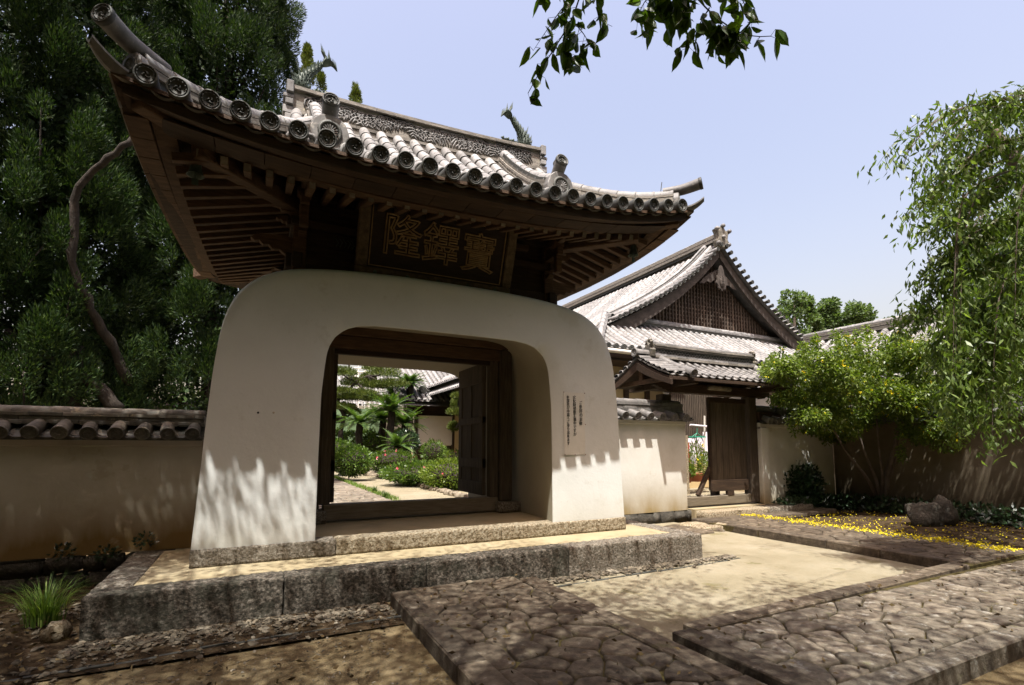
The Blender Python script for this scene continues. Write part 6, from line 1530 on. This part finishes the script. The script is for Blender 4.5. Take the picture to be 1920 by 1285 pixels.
obj('hanging_leaves', leafmesh6('hanging_leaves', Ph, Dh, .135, .062, 'cherry', rs), ct, kind='stuff')
print('canopy leaves', len(Pc))
# ================================================================== SMALL THINGS
def rock(name, p, r, label, sub=3, mt='boulder', seed=1):
    rnd = random.Random(seed); bm = bmesh.new(); bmesh.ops.create_icosphere(bm, subdivisions=sub, radius=1)
    from mathutils import noise as nz
    for v in bm.verts:
        k = 1+.42*nz.noise(v.co*1.3+Vector((seed, 0, 0)))+.12*nz.noise(v.co*4); v.co = Vector((v.co.x*r[0]*k, v.co.y*r[1]*k, v.co.z*r[2]*k))
    me = bpy.data.meshes.new(name); bm.to_mesh(me); bm.free(); me.materials.append(MT[mt]); me.polygons.foreach_set('use_smooth', [True]*len(me.polygons))
    return tag(obj(name, me, None, Matrix.Translation(p)), label, 'rock')
p = on(1735, 985, 2, .05); rock('boulder', (p.x, p.y, .22), (.34, .28, .34), 'mossy round boulder under the flowering shrub', seed=2)
p = on(1785, 985, 2, .05); rock('boulder', (p.x+.15, p.y+.2, .25), (.24, .24, .34), 'dark upright boulder behind the round mossy one', seed=3)
p = on(1600, 950, 2, .05); rock('boulder', (p.x, p.y, .12), (.45, .3, .2), 'low flat rock left of the shrub stems', seed=4)
rock('small_stone', (-1.42, 5.62, .07), (.09, .08, .10), 'reddish square stone beside the platform corner', 2, 'granite_warm', 5)
rock('small_stone', (2.15, 5.30, .14), (.05, .04, .02), 'pale flat pebble at the top of the centre path', 2, 'pebble', 6)
# fallen yellow petals
def petals(n, fn, label):
    P = np.array([fn() for _ in range(n)]); D = RS.normal(size=(n, 3)); D[:, 2] *= .15; return tag(obj('fallen_petals', leafmesh('fallen_petals', P, D, .033, .028, 'yellow', fold=.05)), label, kind='stuff')
def pf1():
    y = random.uniform(3.4, 7.9); x = 9.75+abs(random.gauss(0, .38))*random.choice([-.35, 1, 1]); return (x, y, .142 if x < 9.97 else .085+random.uniform(0, .02))
petals(1500, pf1, 'band of fallen yellow petals along the edge of the side path')
petals(1300, lambda: (9.95+3.4*random.random()**1.6, random.uniform(1.5, 8), .08), 'yellow petals scattered over the dark bed')
# two dark marks on the plaster
for px, py in ((484, 774), (513, 774)):
    p = on(px, py, 1, 6.33); m = MB(); m.lathe([(.001, -.004), (.012, -.003), (.014, .004)], 8, Matrix.Translation(p)); m.build('plaster_chip', 'ink' if px < 500 else 'reveal', body)

# ---- unseen wood behind and beside the viewer, added to block sky light
rs = np.random.RandomState(5); Ps = []; Ds = []; wm = MB()
for i in range(46):
    a = math.radians(-60-190*i/45+rs.uniform(-2, 2)); R_ = rs.uniform(11.5, 17)          # azimuth from +Y, clear of the view
    x, y = R_*math.sin(a), R_*math.cos(a)-1; hh = rs.uniform(15, 21)
    wm.tube([(x, y, 0), (x+.2, y, hh*.5), (x, y+.2, hh*.9)], [.3, .22, .08], 7)
    P, D = blob_points((x, y, hh*.56), (2.4, 2.4, hh*.46), 2300, .6, rs); Ps.append(P); Ds.append(D+rs.normal(size=D.shape)*.6)
wd_ = empty('sky_block_wood', (0, -13, 0), 'dense dark wood added unseen behind and beside the viewer to block sky light', 'wood')
wm.build('trunks', 'bark', wd_, kind='stuff'); obj('crowns', leafmesh('crowns', np.concatenate(Ps), np.concatenate(Ds), .55, .34, 'bush_dark', rs=rs), wd_, kind='stuff')

# ---- a second, unseen tree whose crown is added to cut sky fill from behind
rs = np.random.RandomState(15); o = empty('shade_tree', (-1.5, -7, 0), 'second spreading shade tree added unseen behind the viewer to block the sky', 'tree'); m = MB()
m.tube(catmull([(-1.5, -7, 0), (-1.4, -6.9, 2.5), (-1.0, -6, 5), (0, -5, 7.5)], 4), [.35-.02*k for k in range(13)], 8)
Ps = []; Ds = []
for i in range(210):
    c = Vector((rs.uniform(-10, 9), rs.uniform(-11, -1.2), rs.uniform(5.5, 8.5))); P, D = blob_points(c, (1.0, 1.0, .5), 170, .2, rs); Ps.append(P); Ds.append(D+rs.normal(size=D.shape)*.5)
    if i % 5 == 0: m.tube([(-1.0, -6, 5), (c.x*.5-.5, c.y*.5-3, 6), tuple(c)], [.08, .05, .02], 5)
m.build('trunk', 'bark', o, smooth=True); obj('crown', leafmesh('crown', np.concatenate(Ps), np.concatenate(Ds), .28, .16, 'cherry', rs=rs), o, kind='stuff')

Pn = np.concatenate([np.column_stack([RS.uniform(13.2, 13.8, 2600), RS.uniform(0, 8.0, 2600), RS.uniform(.05, .42, 2600)]), np.column_stack([RS.uniform(11.2, 13.6, 1500), RS.uniform(7.9, 8.35, 1500), RS.uniform(.05, .38, 1500)])])
tag(obj('ground_cover', leafmesh('ground_cover', Pn, RS.normal(size=Pn.shape)*.6+np.array([0, 0, .5]), .11, .05, 'bush_dark')), 'low dark ground cover along the foot of the right walls', kind='stuff')

# ---- shared group phrases of look-alikes
GR = {'wind_bell': 'wind bells under the gate roof corners', 'fish_ornament': 'fish ornaments on the gate ridge', 'conifer_tree': 'dark conifers behind the left wall',
      'conifer_tip': 'conifer tips above the gate ridge', 'far_tree': 'trees beyond the hall', 'garden_wall': 'tiled plaster walls of the precinct', 'cycad': 'cycads in the garden',
      'azalea_bush': 'clipped bushes by the garden path', 'peony_bed': 'peony beds in the garden', 'low_shrub': 'low shrubs in the garden', 'camellia_bush': 'glossy bushes in the garden',
      'backdrop_shrub': 'dark shrubs at the back of the garden', 'pine_tree': 'garden pines', 'potted_plant': 'potted plants in the yard', 'boulder': 'boulders under the shrub',
      'small_stone': 'loose small stones', 'wall_weed': 'weeds on the left wall', 'grass_tuft': 'grass tufts', 'drain_edging': 'edging tile rows', 'shade_tree': 'shade trees over the forecourt'}
for o in COL.objects:
    if o.parent is None and 'group' not in o:
        k = o.name.split('.')[0]
        if k in GR: o['group'] = GR[k]
